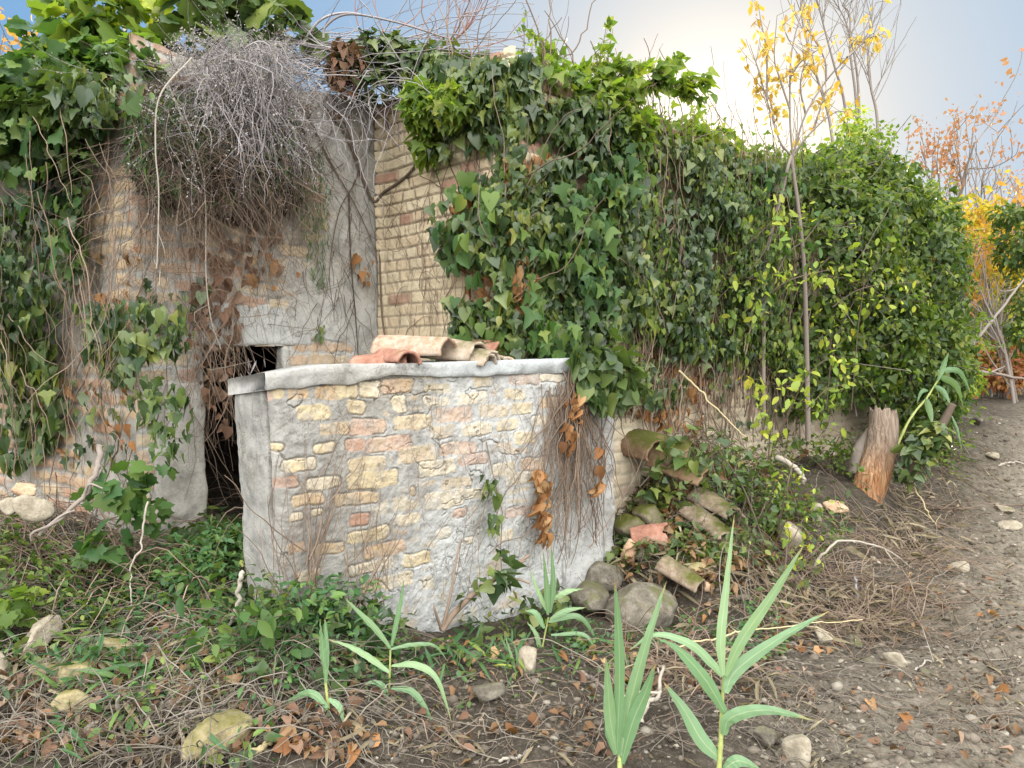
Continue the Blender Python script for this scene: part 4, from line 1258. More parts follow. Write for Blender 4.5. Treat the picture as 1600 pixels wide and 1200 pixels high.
# two long pale shoots
for q, lab, d in (([(300, 90), (250, 150), (243, 230), (248, 300), (246, 400), (244, 420)], 'white dead shoot arching out of the grey hood and hanging down its left side', .42), ([(262, 130), (300, 220), (320, 300), (322, 430), (330, 500), (345, 545)], 'long straw coloured shoot hanging straight down to the lintel', .2)):
    P = resample([wp(W1, x, y, d) for x, y in q], 40)
    e = tubes([P] + [resample([P[i], P[i] + rt.normal(0, .05, 3) - UP * .05, P[i] + rt.normal(0, .08, 3) - UP * .14], 6) for i in (22, 28, 33, 36)], [np.linspace(.005, .003, 40)] + [.0015] * 4, 5)
    o = mobj('dead_shoot', e[0], [e[1]], M['palestick']); tag(o, lab, 'shoot')

# ---- on the roof: dead branches, bare shrub, fig-like plant
L, Rr, ends = [], [], []
rr_ = np.random.default_rng(19)
def wild(n, pxr, pyr, dr, dirf, length, wig, rad, grav=.0):
    for i in range(n):
        p = at(rr_.uniform(*pxr), rr_.uniform(*pyr), rr_.uniform(*dr))
        ln = rr_.uniform(*length)
        q = droop(p, dirf(), 12, ln / 12, grav, wig, rr_)
        L.append(q); r = rr_.uniform(*rad); Rr.append(np.linspace(r, r * .4, 13))
wild(150, (440, 660), (60, 130), (4.7, 5.2), lambda: np.array([rr_.choice([-1, 1]), .2, rr_.uniform(-.1, .5)]), (.4, 1.3), .16, (.002, .006), .02)
wild(90, (440, 640), (110, 160), (4.6, 5.0), lambda: np.array([rr_.normal(0, .6), -.3, rr_.uniform(-1, .3)]), (.3, .9), .18, (.0015, .004), .06)
for q in ([(505, 60), (510, 40), (545, 22), (620, 35), (700, 60)], [(470, 70), (500, 32), (540, 20), (590, 28)], [(480, 110), (560, 60), (640, 80)], [(450, 60), (560, 90), (640, 100), (720, 110)]):
    L.append(resample([at(x, y, 4.8) for x, y in q], 24)); Rr.append(np.linspace(.010, .005, 24))
tng = tubes(L, Rr, 4)
lf = [clump(at(x, y, 4.9), (.22, .2, .09), 90, 'ivy', .075, rg, seed=110 + i) for i, (x, y) in enumerate([(560, 100), (620, 85), (680, 95), (590, 75), (655, 115), (720, 110), (575, 130)])]
dead = clump(at(540, 105, 4.75), (.12, .12, .17), 130, 'dry', .06, rg, seed=120)
plant('dead_creeper', 'dark matted branches along the wall top with a rust red leaf clump', 'creeper', at(560, 110, 4.9), [('twigs', tng, M['greytwig']), ('leaves', M2(*lf), M['ivy_dark']), ('dead_leaves', dead, M['maroon'])])


rb = np.random.default_rng(23)
L, Rr, tips = [], [], []
for x1, y1 in ((690, 0), (735, -20), (760, 10), (790, 0), (745, 30), (780, 40), (720, -10)):
    b0 = at(702, 68, 5.3); e = at(x1, y1, 5.3 + rb.uniform(-.3, .3))
    grow(b0, e - b0, np.linalg.norm(e - b0) * .7, .006, 2, rb, L, Rr, tips, (1, 3), .38, .7, .05, .1)
for x0, y0, x1, y1 in ((655, 60, 650, -20), (600, 50, 570, -10), (560, 40, 540, -20), (700, 68, 640, 20), (620, 45, 680, 10), (740, 72, 850, 90)):
    b0 = at(x0, y0, 5.2); e = at(x1, y1, 5.2)
    grow(b0, e - b0, np.linalg.norm(e - b0) * .8, .005, 1, rb, L, Rr, tips, (1, 3), .35, .6, .03, .1)
plant('bare_shrub', 'leafless reddish twig shrub fanning up from the roof into blue sky', 'shrub', at(702, 75, 5.3), [('twigs', tubes(L, Rr, 4), M['redtwig'])])

fs = [clump(at(x, y, d), (r, r, r * .6), int(n * .62), 'grape', s_, rg, seed=130 + i, up=.8) for i, (x, y, d, r, n, s_) in enumerate([(330, 20, 4.7, .22, 40, .15), (380, 5, 4.8, .2, 36, .15), (425, 30, 4.8, .2, 36, .13), (300, 60, 4.6, .2, 34, .13), (455, 45, 4.9, .16, 26, .12), (350, 45, 4.6, .2, 40, .12), (270, 85, 4.5, .14, 20, .10), (330, -10, 4.7, .2, 26, .15)])]
L = [resample([at(350, 90, 4.8), at((350 + x) / 2 + 10, 60, 4.75), at(x, y, 4.7)], 8) for x, y in ((320, 10), (380, 0), (430, 30), (290, 60), (455, 45), (265, 85))]
plant('roof_plant', 'broad lobed grey-green plant growing on the roof behind the grey hood', 'plant', at(350, 90, 4.8), [('leaves', M2(*fs), M['ivy']), ('stems', tubes(L, [.006] * 6, 5), M['browntwig'])])

# ---- the big shrub at the far end of the long wall
def bush(lumps, per, kind, size, rng, seed=0, front=None):
    Ps, Ds = [], []
    for i, (c_, r) in enumerate(lumps):
        c_ = np.array(c_); r = np.array(r)
        n = int(per * (r[0] * r[2] + r[0] * r[1]))
        D = norm(rng.normal(size=(n, 3)))
        rr = (.66 + .62 * fbm(D[:, 0] * 2 + i * 3, D[:, 1] * 2, D[:, 2] * 2, s=1.7, oct=4, seed=seed + i)) * rng.uniform(.80, 1.03, n)
        P = c_ + D * r * rr[:, None]
        keep = np.ones(n, bool)
        for j, (c2, r2) in enumerate(lumps):
            if j != i:
                keep &= (((P - np.array(c2)) / np.array(r2)) ** 2).sum(1) > .55
        Ps.append(P[keep]); Ds.append(D[keep])
    P = np.concatenate(Ps); D = np.concatenate(Ds)
    n = len(P)
    N = D * .8 + UP * .45 + rng.normal(0, .4, (n, 3))
    T = D * .3 - UP * .7 + rng.normal(0, .5, (n, 3))
    return leaves(kind, P, T, N, size * np.clip(rng.lognormal(0, .25, n), .5, 1.6), rng)


rs = np.random.default_rng(31)
lump = [(at(1275, 400, 6.7), (.75, .6, .75)), (at(1345, 330, 7.2), (.6, .6, .55)), (at(1390, 400, 7.5), (.72, .7, .8)), (at(1435, 470, 7.8), (.43, .6, .9)), (at(1330, 500, 6.9), (.75, .5, .8)), (at(1420, 560, 7.3), (.6, .5, .65)), (at(1250, 300, 6.8), (.5, .5, .28)), (at(1310, 270, 7.2), (.5, .5, .22)), (at(1260, 560, 6.5), (.4, .35, .55)), (at(1440, 600, 7.3), (.45, .4, .5)), (at(1468, 550, 8.0), (.3, .5, .7)), (at(1450, 380, 8.2), (.26, .5, .5))]
b1 = bush(lump, 2700, 'ivy', .054, rs, 3)
b3 = bush([(c_, np.array(r) * 1.06) for c_, r in lump], 700, 'small', .05, rs, 5)
sl_, sv_ = [], []
for i in range(120):
    c_, r = lump[rs.integers(0, len(lump))]
    D = norm(rs.normal(size=3) + np.array([.2, -.6, .5]))
    p = np.array(c_) + D * np.array(r) * .8
    e = p + D * rs.uniform(.15, .42) + rs.normal(0, .08, 3)
    l_ = resample([p, (p + e) / 2 + rs.normal(0, .03, 3), e - UP * .04], 8); sl_.append(l_)
    q_ = l_[rs.integers(2, 8, 16)] + rs.normal(0, .03, (16, 3))
    sv_.append(leaves('oval', q_, rs.normal(0, .6, (16, 3)) + D * .4, UP * .6 + rs.normal(0, .5, (16, 3)), rs.uniform(.03, .07, 16), rs))
b2 = bush([(c_, np.array(r) * .8) for c_, r in lump], 1200, 'ivy', .065, rs, 9)
tp = [clump(at(x, y, d), (.32, .3, .2), 330, 'small', .05, rs, seed=150 + i) for i, (x, y, d) in enumerate([(1255, 268, 6.9), (1310, 255, 7.2), (1345, 255, 7.2), (1385, 275, 7.4), (1420, 310, 7.6), (1345, 225, 7.3), (1330, 285, 7.0)])]  # top clumps: sunlight put into a paler leaf colour
L, Rr, tips = [], [], []
for k in range(26):
    x = rs.uniform(1230, 1480); b0 = at(x, 650, 6.4 + (x - 1230) / 200)
    grow(b0, np.array([rs.normal(0, .2), .2, 1]), rs.uniform(.8, 1.3), .012, 2, rs, L, Rr, tips, (1, 3), .45, .7, .1, .1)
plant('ivy_shrub', 'rounded ivy shrub swallowing the far end of the house, tinted sunlit yellow along its top', 'shrub', at(1350, 640, 7.0), [('leaves', M2(b1, b3), M['shrub']), ('shoots', M2(*sv_), M['ivy_light']), ('inner_leaves', b2, M['ivy_dark']), ('sun_tinted_leaves', M2(*tp), M['ivy_light']), ('stems', tubes(L + sl_, Rr + [.003] * len(sl_), 5), M['bark'])])
# ivy-wrapped stub at (1330,200)
cs = [clump(at(x, y, 7.5), (.14, .14, .16), 110, 'small', .05, rs, seed=170 + i) for i, (x, y) in enumerate([(1335, 185), (1340, 215), (1325, 200), (1350, 230)])]
plant('ivy', 'golden backlit ivy sleeve round a bare stem above the shrub', 'ivy', at(1335, 230, 7.5), [('leaves', M2(*cs), M['lime'])])

# ---- saplings
Z3 = lambda x, y: (950 + x / 2.4615, y / 2.4615)
def sap(lines, d, jit=.12, rng=rs, n=26):
    out = []
    for q in lines:
        k = len(q)
        dj = rng.normal(0, jit)
        out.append(resample([at(*Z3(x, y), d + dj * i / max(1, k - 1) + rng.normal(0, .02)) for i, (x, y) in enumerate(q)], n))
    return out
trunk = sap([[(770, 1690), (765, 1400), (760, 1180), (752, 1000), (732, 800), (712, 650), (708, 600)]], 5.9, .0)
brs = sap([[(708, 602), (660, 540), (610, 380), (575, 260), (545, 170)], [(612, 385), (610, 200), (590, 90), (578, 20)], [(710, 600), (700, 450), (702, 250), (716, 150), (742, 60), (765, 0)], [(716, 580), (760, 440), (840, 310), (920, 220), (980, 130), (1030, 10)],
           [(714, 590), (790, 500), (880, 430), (960, 450)], [(700, 420), (660, 300), (640, 220), (650, 60)], [(760, 440), (740, 330), (760, 220)], [(840, 310), (830, 220), (760, 100)], [(920, 220), (1000, 150), (1060, 130)], [(640, 470), (620, 380), (560, 300)], [(700, 300), (740, 240), (810, 190)], [(790, 500), (830, 380), (850, 340)]], 5.9)
rl = np.random.default_rng(37)
twl, twr, anch = [], [], []
for bch in brs:
    for k in range(13):
        i = rl.integers(5, 26)
        e = bch[i] + rl.normal(0, .085, 3) + UP * .05
        twl.append(resample([bch[i], (bch[i] + e) / 2 + rl.normal(0, .01, 3), e], 5)); twr.append(.0018); anch.append(twl[-1][2:])
anch = np.concatenate(anch)
pxs = anch
n = 400
sel = anch[rl.integers(0, len(anch), n)] + rl.normal(0, .02, (n, 3))
lfv = leaves('oval', sel, -UP * .8 + rl.normal(0, .5, (n, 3)), rl.normal(0, .6, (n, 3)) + UP * .4, rl.uniform(.035, .085, n), rl)
plant('sapling', 'slender sapling with amber yellow leaves rising against the pale sky', 'tree', trunk[0][0],
      [('trunk', tubes(trunk + brs, [np.linspace(.022, .013, 26)] + [np.linspace(.009, .0025, 26)] * len(brs), 7), M['bark']), ('twigs', tubes(twl, twr, 4), M['bark']), ('crown', lfv, M['yellow'])])
tr2 = sap([[(600, 1690), (598, 1400), (600, 1180), (605, 1000), (640, 850), (672, 730), (690, 650), (705, 600)]], 5.8, .0)
tr2b = sap([[(615, 1150), (680, 990), (760, 920), (810, 855)], [(605, 1010), (590, 860), (588, 780), (480, 650)]], 5.75)
anch = np.concatenate([tr2[0][10:20]] + tr2b)
sel = anch[rl.integers(0, len(anch), 90)] + rl.normal(0, .09, (90, 3))
lf2 = leaves('oval', sel, -UP * .5 + rl.normal(0, .6, (90, 3)), rl.normal(0, .5, (90, 3)) + UP * .6, rl.uniform(.07, .13, 90), rl)
plant('sapling', 'second thin grey sapling leaning into the amber one, with large soft green leaves', 'tree', tr2[0][0], [('trunk', tubes(tr2 + tr2b, [np.linspace(.017, .012, 26), np.linspace(.007, .003, 26), np.linspace(.007, .003, 26)], 7), M['bark']), ('crown', lf2, M['grape'])])
bare = [[(875, 640), (850, 450), (790, 250), (745, 60), (750, -30)], [(1040, 660), (1035, 450), (1012, 340), (1000, 240), (1005, 180)], [(955, 660), (955, 400), (932, 200), (930, 60), (900, 20)], [(930, 660), (910, 400), (870, 250), (830, 100), (800, -20)], [(970, 600), (960, 300), (920, 100), (870, 0)]]
for k, (q, lab) in enumerate(zip(bare, ('bare sapling immediately right of the amber crown, its top leaving the frame', 'rightmost bare sapling above the shrub, shorter and finer', 'bare sapling rising straight out of the golden ivy sleeve', 'bare sapling leaning left behind the amber crown', 'bare sapling with a curved tip between its leafless neighbours'))):
    ln = sap([q], 8.0 + .25 * k, .1)
    L, Rr, tips = [ln[0]], [np.linspace(.019, .006, 26)], []
    for j in range(13):
        i = rl.integers(8, 26)
        grow(ln[0][i], np.array([rl.normal(0, .6), rl.normal(0, .4), 1.]), rl.uniform(.3, .75), .005, 1, rl, L, Rr, tips, (1, 3), .4, .55, .1, .08, 6)
    plant('bare_sapling', lab, 'tree', ln[0][0], [('branches', tubes(L, Rr, 5), M['bark'])])

# ---- brambles in front of the shrub and the wall
def bramble(lab, arcs, d, n, kind, size, mat, seed, spread=.05, smat='darktwig'):
    r = np.random.default_rng(seed)
    L = [resample([at(x, y, d + r.normal(0, .05)) for x, y in q], 24) for q in arcs]
    tw, an = [], []
    for l in L:
        for k in range(9):
            i = r.integers(3, 24); e = l[i] + r.normal(0, spread * 2.2, 3)
            tw.append(resample([l[i], (l[i] + e) / 2 + r.normal(0, .015, 3), e], 5)); an.append(tw[-1][1:])
    an = np.concatenate(an)
    P = an[r.integers(0, len(an), n)] + r.normal(0, spread * .5, (n, 3))
    lf = leaves(kind, P, -UP * .5 + r.normal(0, .6, (n, 3)), UP * .5 - np.array([0, .5, 0]) + r.normal(0, .45, (n, 3)), size * np.clip(r.lognormal(0, .25, n), .6, 1.6), r)
    return plant('bramble', lab, 'bramble', L[0][0], [('stems', tubes(L + tw, [np.linspace(.005, .003, 24)] * len(L) + [.0018] * len(tw), 5), M[smat]), ('leaves', lf, M[mat])])
bramble('bramble with lemon yellow leaves hanging low in front of the sapling trunks', [[(1200, 720), (1210, 640), (1240, 600), (1270, 640)], [(1210, 700), (1260, 590), (1310, 560), (1300, 640)], [(1190, 690), (1200, 620), (1185, 580)], [(1260, 640), (1290, 610), (1320, 600)]], 5.3, 150, 'oval', .062, 'lime', 51)
bramble('thin arching twigs with yellowing leaves across the ivy left of the sapling', [[(1110, 480), (1150, 400), (1210, 340), (1215, 290)], [(1010, 385), (1090, 370), (1130, 420), (1190, 440)], [(1080, 550), (1120, 470), (1190, 400), (1230, 300)], [(1180, 480), (1230, 440), (1300, 420)]], 5.5, 190, 'oval', .06, 'lime', 52, .07)
bramble('loose yellow flecked stems hanging before the shrub right of the sapling', [[(1330, 640), (1340, 520), (1350, 420), (1330, 330)], [(1290, 640), (1310, 520), (1390, 380)], [(1280, 430), (1340, 440), (1390, 470)], [(1250, 500), (1280, 420), (1330, 380)], [(1300, 480), (1350, 450), (1440, 440)]], 6.1, 170, 'oval', .06, 'lime', 53, .09)
bramble('blue-green leafy clump spilling down the rubble heap beside the big reed', [[(1180, 940), (1170, 860), (1190, 800), (1210, 760)], [(1190, 960), (1200, 880), (1230, 810)], [(1170, 920), (1150, 850), (1165, 780)], [(1210, 960), (1225, 900), (1230, 850)], [(1195, 850), (1160, 760), (1120, 700)]], 4.35, 420, 'oval', .04, 'ivy', 54, .05)
bramble('small yellow-green shoots beside the reed tip on the rubble heap', [[(1215, 960), (1225, 880), (1255, 810)], [(1225, 900), (1260, 860), (1265, 830)], [(1215, 830), (1230, 760), (1240, 720)]], 4.5, 90, 'oval', .042, 'lime', 55, .04)
bramble('low green leaves over the moss tiles of the rubble heap', [[(1000, 760), (1040, 720), (1090, 700)], [(1060, 770), (1100, 720), (1150, 690)], [(1000, 800), (1050, 780), (1090, 800)], [(1030, 860), (1060, 830), (1090, 850)]], 4.75, 150, 'ivy', .06, 'ivy', 56, .05)
bramble('bright green ivy seedling on the green mossy tile', [[(1040, 730), (1060, 715), (1080, 725)]], 4.8, 26, 'ivy', .07, 'grape', 57, .025)
bramble('low evergreen bush with glossy oval leaves at the left foot of the tank', [[(380, 1060), (400, 1000), (420, 960)], [(360, 1050), (370, 990), (400, 960)], [(420, 1070), (440, 1010), (470, 990)], [(350, 1020), (380, 980), (440, 980)]], 2.75, 170, 'oval', .055, 'grape', 58, .045)

# ================================================================== reeds
m, nt, b = new_mat('reed_blade')
g_ = nt.nodes.new('ShaderNodeNewGeometry')
oi = nt.nodes.new('ShaderNodeObjectInfo')
al, ac = attr(nt, 'along'), attr(nt, 'across')
bs = ramp(nt, oi.outputs['Random'], [(0, (.13, .25, .10)), (.5, (.17, .30, .14)), (1, (.25, .36, .15))])
bs = mixc(nt, math_(nt, 'MULTIPLY', noise(nt, 11, 5, .6), .55), bs, (.22, .34, .24))
vein = math_(nt, 'MULTIPLY', math_(nt, 'SINE', math_(nt, 'MULTIPLY', ac, 34)), .5)
bs = mixc(nt, math_(nt, 'MULTIPLY', math_(nt, 'ADD', vein, .5), .35), bs, (.10, .20, .07))
mid_ = math_(nt, 'SUBTRACT', 1.0, math_(nt, 'DIVIDE', math_(nt, 'ABSOLUTE', ac), .10), True)
bs = mixc(nt, math_(nt, 'MULTIPLY', mid_, .6), bs, (.42, .48, .28))
tip_ = math_(nt, 'MULTIPLY', math_(nt, 'SUBTRACT', math_(nt, 'ADD', al, math_(nt, 'MULTIPLY', noise(nt, 30, 4), .25)), 1.02, True), 9, True)
bs = mixc(nt, tip_, bs, (.38, .27, .12))
sp2 = math_(nt, 'MULTIPLY', math_(nt, 'SUBTRACT', noise(nt, 48, 5, .7), .62, True), 6, True)
bs = mixc(nt, sp2, bs, (.30, .25, .12))
nt.links.new(bs, b.inputs['Base Color'])
b.inputs['Roughness'].default_value = .40
b.inputs['Specular IOR Level'].default_value = .5
bump(nt, b, vein, .25, .002)
tr_ = nt.nodes.new('ShaderNodeBsdfTranslucent')
nt.links.new(mixc(nt, 1.0, bs, (1.3, 1.35, .6), 'MULTIPLY'), tr_.inputs['Color'])
mx_ = nt.nodes.new('ShaderNodeMixShader'); mx_.inputs[0].default_value = .3
nt.links.new(b.outputs[0], mx_.inputs[1]); nt.links.new(tr_.outputs[0], mx_.inputs[2])
nt.links.new(mx_.outputs[0], nt.nodes['Material Output'].inputs['Surface'])
M['reed'] = m
def ribbon(pts, width, rng, fold=.18, n=26, tilt=0.0):
    P = resample(pts, n)
    T = norm(np.gradient(P, axis=0))
    view = norm(P - EYE)
    side = norm(np.cross(T, view) + rng.normal(0, .12, 3))
    nrm = norm(np.cross(side, T))
    s = np.linspace(0, 1, n)
    tw = tilt + rng.normal(0, .25) + (s - .3) * rng.normal(0, .7)
    sd = side * np.cos(tw)[:, None] + nrm * np.sin(tw)[:, None]
    nn = norm(np.cross(sd, T))
    w_ = width * np.minimum(1, .45 + 2.2 * s) * np.clip((1 - s) * 1.9, 0, 1) ** .75 / 2
    w_[-1] = width * .01
    cols = []
    for f in (-1, -.5, 0, .5, 1):
        cols.append(P + sd * (w_ * f)[:, None] + nn * (abs(f) * fold * w_)[:, None] + nn * (.0015 * np.sin(s * 40 + f * 3))[:, None])
    V = np.stack(cols, 1)
    ix = np.arange(n * 5).reshape(n, 5)
    at_ = {'along': np.repeat(s, 5), 'across': np.tile([-1., -.5, 0, .5, 1.], n)}
    return V.reshape(-1, 3), np.stack([ix[:-1, :-1], ix[:-1, 1:], ix[1:, 1:], ix[1:, :-1]], -1).reshape(-1, 4), at_


def reed(lab, stem, lvs, cv, scale, wscale, seed, d=None, mat='reed'):
    r = np.random.default_rng(seed)
    base = cv(*stem[0])
    d = d or pg(*base)[1]
    P = [at(*cv(x, y), d + .01 * i) for i, (x, y) in enumerate(stem)]
    t = empty('reed', P[0], lab, 'reed')
    dn = P[0] - P[1]
    P = [P[0] + norm(dn) * .22] + P
    SP = resample(P, 40)
    s = np.linspace(0, 1, 40)
    rad = (.0085 * wscale) * (1 - .5 * s) * (1 + .22 * (np.mod(s * 6.0, 1) < .10))
    V, Fq = tubes([SP], [rad], 8)
    mobj('stem', V, [Fq], M['reedstem'], t, True)
    for q, w_ in lvs:
        k = len(q)
        L = sum(math.dist(q[i], q[i + 1]) for i in range(k - 1))
        dz = r.choice([-1, 1]) * r.uniform(.05, .25) * d * L / scale / F
        pts = [at(*cv(x, y), d - dz * (i / (k - 1)) ** 1.4) for i, (x, y) in enumerate(q)]
        V, Fq, at_ = ribbon(pts, w_ / scale * d / F * 1.15, r)
        mobj('leaf', V, [Fq], M[mat], t, True, at_)
    return t


c1_ = lambda x, y: (980 + x / 2.58, 780 + y / 2.58)
c2_ = lambda x, y: (500 + x / 2.909, 820 + y / 2.909)
c4_ = lambda x, y: (1200 + x / 4, 580 + y / 4)
reed('tallest reed in front, its broad blades opening over the bare path', [(370, 1084), (378, 960), (381, 860), (385, 780), (389, 715)],
     [([(385, 710), (378, 560), (400, 350), (432, 60)], 33), ([(395, 710), (460, 570), (590, 380), (715, 180)], 38), ([(395, 780), (440, 690), (600, 570), (815, 450)], 46), ([(395, 860), (310, 720), (200, 600), (110, 555)], 52),
      ([(385, 715), (340, 660), (250, 580), (110, 545), (0, 615)], 32), ([(388, 950), (420, 880), (560, 850), (750, 890)], 46), ([(382, 1055), (300, 970), (230, 850), (145, 735)], 52), ([(388, 1090), (450, 1055), (540, 1090)], 42)], c1_, 2.58, 1.15, 1, 2.35)
reed('upright sheaf of wide pale green reed blades left of the tallest reed', [(1362, 1120), (1362, 1060), (1360, 1035)],
     [([(1350, 1040), (1362, 700), (1355, 450), (1340, 250)], 42), ([(1370, 1050), (1400, 850), (1480, 550), (1575, 255)], 52), ([(1370, 1085), (1420, 900), (1480, 760), (1525, 630)], 54), ([(1350, 1040), (1322, 900), (1310, 750), (1300, 600)], 48), ([(1345, 1045), (1318, 930), (1335, 835), (1368, 985)], 42)], c2_, 2.909, 1.3, 2, 2.35)
reed('yellow stemmed reed with a narrow spear top at the lower left of the tank', [(75, 1095), (55, 960), (40, 850), (28, 740), (20, 650)],
     [([(20, 650), (10, 540), (0, 430)], 26), ([(25, 720), (28, 550), (22, 420)], 24), ([(40, 790), (90, 830), (110, 920)], 26), ([(70, 940), (120, 950), (160, 1050)], 26), ([(35, 830), (-30, 770), (-100, 780), (-240, 870)], 30), ([(60, 1040), (140, 940), (200, 960), (285, 1000)], 22), ([(45, 870), (0, 800), (-20, 830)], 22)], c2_, 2.909, .95, 3, 2.5)
reed('spindly blue-green reed with long drooping blades before the middle of the tank', [(303, 1105), (308, 950), (312, 800), (317, 680), (320, 570)],
     [([(320, 560), (250, 470), (180, 400), (110, 330)], 24), ([(325, 550), (345, 450), (370, 330), (380, 250)], 22), ([(315, 670), (220, 600), (130, 550), (35, 520)], 28), ([(325, 640), (430, 635), (530, 700), (600, 900)], 28), ([(325, 740), (420, 760), (490, 860), (545, 1010)], 26), ([(308, 810), (290, 740), (250, 715), (200, 725)], 24), ([(320, 565), (420, 545), (520, 550), (580, 620)], 16), ([(315, 1080), (380, 1020), (430, 1005)], 20), ([(320, 1100), (345, 950), (345, 850)], 18)], c2_, 2.909, .8, 4, 2.7)
reed('reed clump at the right foot of the tank with thin bowed blades', [(985, 740), (1000, 620), (1018, 520), (1038, 420)],
     [([(1035, 410), (1030, 280), (1015, 120)], 22), ([(1045, 400), (1060, 260), (1050, 80)], 24), ([(1030, 390), (990, 300), (955, 200)], 18), ([(1045, 430), (1120, 390), (1210, 375)], 22), ([(1040, 440), (1180, 420), (1280, 560)], 22), ([(1020, 470), (980, 400), (930, 390)], 24), ([(1005, 590), (985, 500), (940, 440)], 22), ([(1050, 500), (1200, 500), (1260, 590)], 16), ([(1060, 340), (1130, 300), (1200, 290)], 22), ([(1000, 690), (1050, 620), (1070, 660)], 16), ([(990, 700), (1060, 720), (1090, 660)], 18)], c2_, 2.909, .8, 5, 3.5)
reed('shortest dull reed shoots between the two reed clumps below the tank', [(905, 840), (903, 770), (900, 700)],
     [([(900, 700), (870, 600), (840, 500)], 16), ([(900, 720), (900, 620), (885, 540)], 16), ([(900, 710), (830, 640), (755, 600)], 16), ([(905, 780), (860, 750), (820, 735)], 16), ([(903, 760), (950, 700), (990, 690)], 15), ([(935, 925), (980, 850), (1060, 825)], 22)], c2_, 2.909, .6, 6, 3.1)
reed('leaning yellowed reed with grey-green drooping blades right of the broken trunk', [(800, 480), (870, 330), (930, 240), (990, 170), (1060, 60)],
     [([(990, 170), (1010, 250), (1030, 345)], 34), ([(1040, 90), (1100, 130), (1140, 210)], 26), ([(1070, 30), (1170, 90), (1220, 220)], 46), ([(1060, 0), (1190, 0), (1265, 130)], 30), ([(1150, 280), (1185, 370), (1210, 490)], 12), ([(1000, 120), (960, 130), (930, 200)], 20), ([(1060, 60), (1100, -40), (1130, -120)], 26)], c4_, 4, 1.6, 7, 6.2)

# ================================================================== trunk, roots, sticks
def lumpy(path, rads, seed, sides=40, n=80, amp=.18, grain=.05, jag=.0):
    P = resample(path, n); r = np.interp(np.linspace(0, 1, n), np.linspace(0, 1, len(rads)), rads)
    T = norm(np.gradient(P, axis=0)); A = norm(np.cross(T, [0.2, 1, .1])); B = np.cross(T, A)
    a = np.linspace(0, 2 * PI, sides, endpoint=False)
    s = np.linspace(0, 1, n)
    Sg, Ag = np.meshgrid(s, a, indexing='ij')
    k = 1 + amp * 2 * (fbm(np.cos(Ag) * 1.3 + seed, np.sin(Ag) * 1.3, Sg * 1.2, s=1.2, oct=3, seed=seed) - .5) + grain * 2 * (fbm(np.cos(Ag) * 7, np.sin(Ag) * 7, Sg * 1.6, s=1, oct=3, seed=seed + 5) - .5)
    rr = r[:, None] * k
    V = P[:, None] + A[:, None] * (np.cos(Ag) * rr)[..., None] + B[:, None] * (np.sin(Ag) * rr)[..., None]
    if jag:
        j = jag * (fbm(np.cos(a) * 3, np.sin(a) * 3, s=2.2, oct=3, seed=seed + 8) - .3)
        e = np.clip((s - .8) / .2, 0, 1)[:, None]
        V += T[:, None] * (e * j[None])[..., None]
    ix = np.arange(n * sides).reshape(n, sides)
    q = np.stack([ix[:-1], np.roll(ix, -1, 1)[:-1], np.roll(ix, -1, 1)[1:], ix[1:]], -1).reshape(-1, 4)
    V = V.reshape(-1, 3)
    V = np.vstack([V, P[0], P[-1] - T[-1] * .05])
    N0 = n * sides
    t0 = np.stack([np.roll(ix[0], -1), ix[0], np.full(sides, N0)], -1)
    t1 = np.stack([ix[-1], np.roll(ix[-1], -1), np.full(sides, N0 + 1)], -1)
    return V, [q, np.concatenate([t0, t1])]


m, nt, b = new_mat('split_wood')
tc = nt.nodes.new('ShaderNodeTexCoord')
mp = nt.nodes.new('ShaderNodeMapping'); mp.inputs['Scale'].default_value = (9, 9, .9)
nt.links.new(tc.outputs['Object'], mp.inputs['Vector'])
gr = noise(nt, 5, 8, .65, mp.outputs[0], .6)
sx_ = nt.nodes.new('ShaderNodeSeparateXYZ'); nt.links.new(tc.outputs['Object'], sx_.inputs[0])
hgt = math_(nt, 'ADD', math_(nt, 'MULTIPLY', sx_.outputs['Z'], 3.2), math_(nt, 'MULTIPLY', math_(nt, 'SUBTRACT', noise(nt, 7, 5, .6, tc.outputs['Object']), .5), 1.3))
raw = ramp(nt, gr, [(.3, (.13, .05, .025)), (.44, (.34, .16, .075)), (.58, (.50, .29, .15)), (.8, (.62, .46, .29))])
grey = ramp(nt, gr, [(.3, (.10, .07, .055)), (.48, (.25, .19, .145)), (.75, (.40, .33, .265))])
c = mixc(nt, math_(nt, 'SUBTRACT', hgt, .75, True), raw, grey)
c = mixc(nt, math_(nt, 'MULTIPLY', math_(nt, 'SUBTRACT', noise(nt, 3.3, 4, .6, mp.outputs[0]), .60, True), 4, True), c, (.07, .035, .025))
nt.links.new(c, b.inputs['Base Color']); b.inputs['Roughness'].default_value = .8; b.inputs['Specular IOR Level'].default_value = .2
bump(nt, b, gr, 1.0, .04)
M['wood'] = m
LOGD = 5.9
lp = [at(x, y, LOGD + dd) for x, y, dd in ((1352, 792, -.02), (1363, 745, 0), (1373, 705, .02), (1378, 670, .05), (1379, 645, .06))]
t = empty('broken_trunk', lp[0], 'snapped tree trunk standing on the slope, raw orange wood below and grey above', 'stump')
V, Fs = lumpy(lp, [.115, .13, .12, .112, .10], 3, amp=.22, grain=.08, jag=.14)
o = mobj('trunk', V, Fs, M['wood'], t, True)
V, Fs = lumpy([at(1340, 742, LOGD + .08), at(1346, 705, LOGD + .12), at(1362, 672, LOGD + .15)], [.07, .075, .04], 5, n=30, sides=20)
mobj('torn_splinter', V, Fs, M['bark'], t, True)


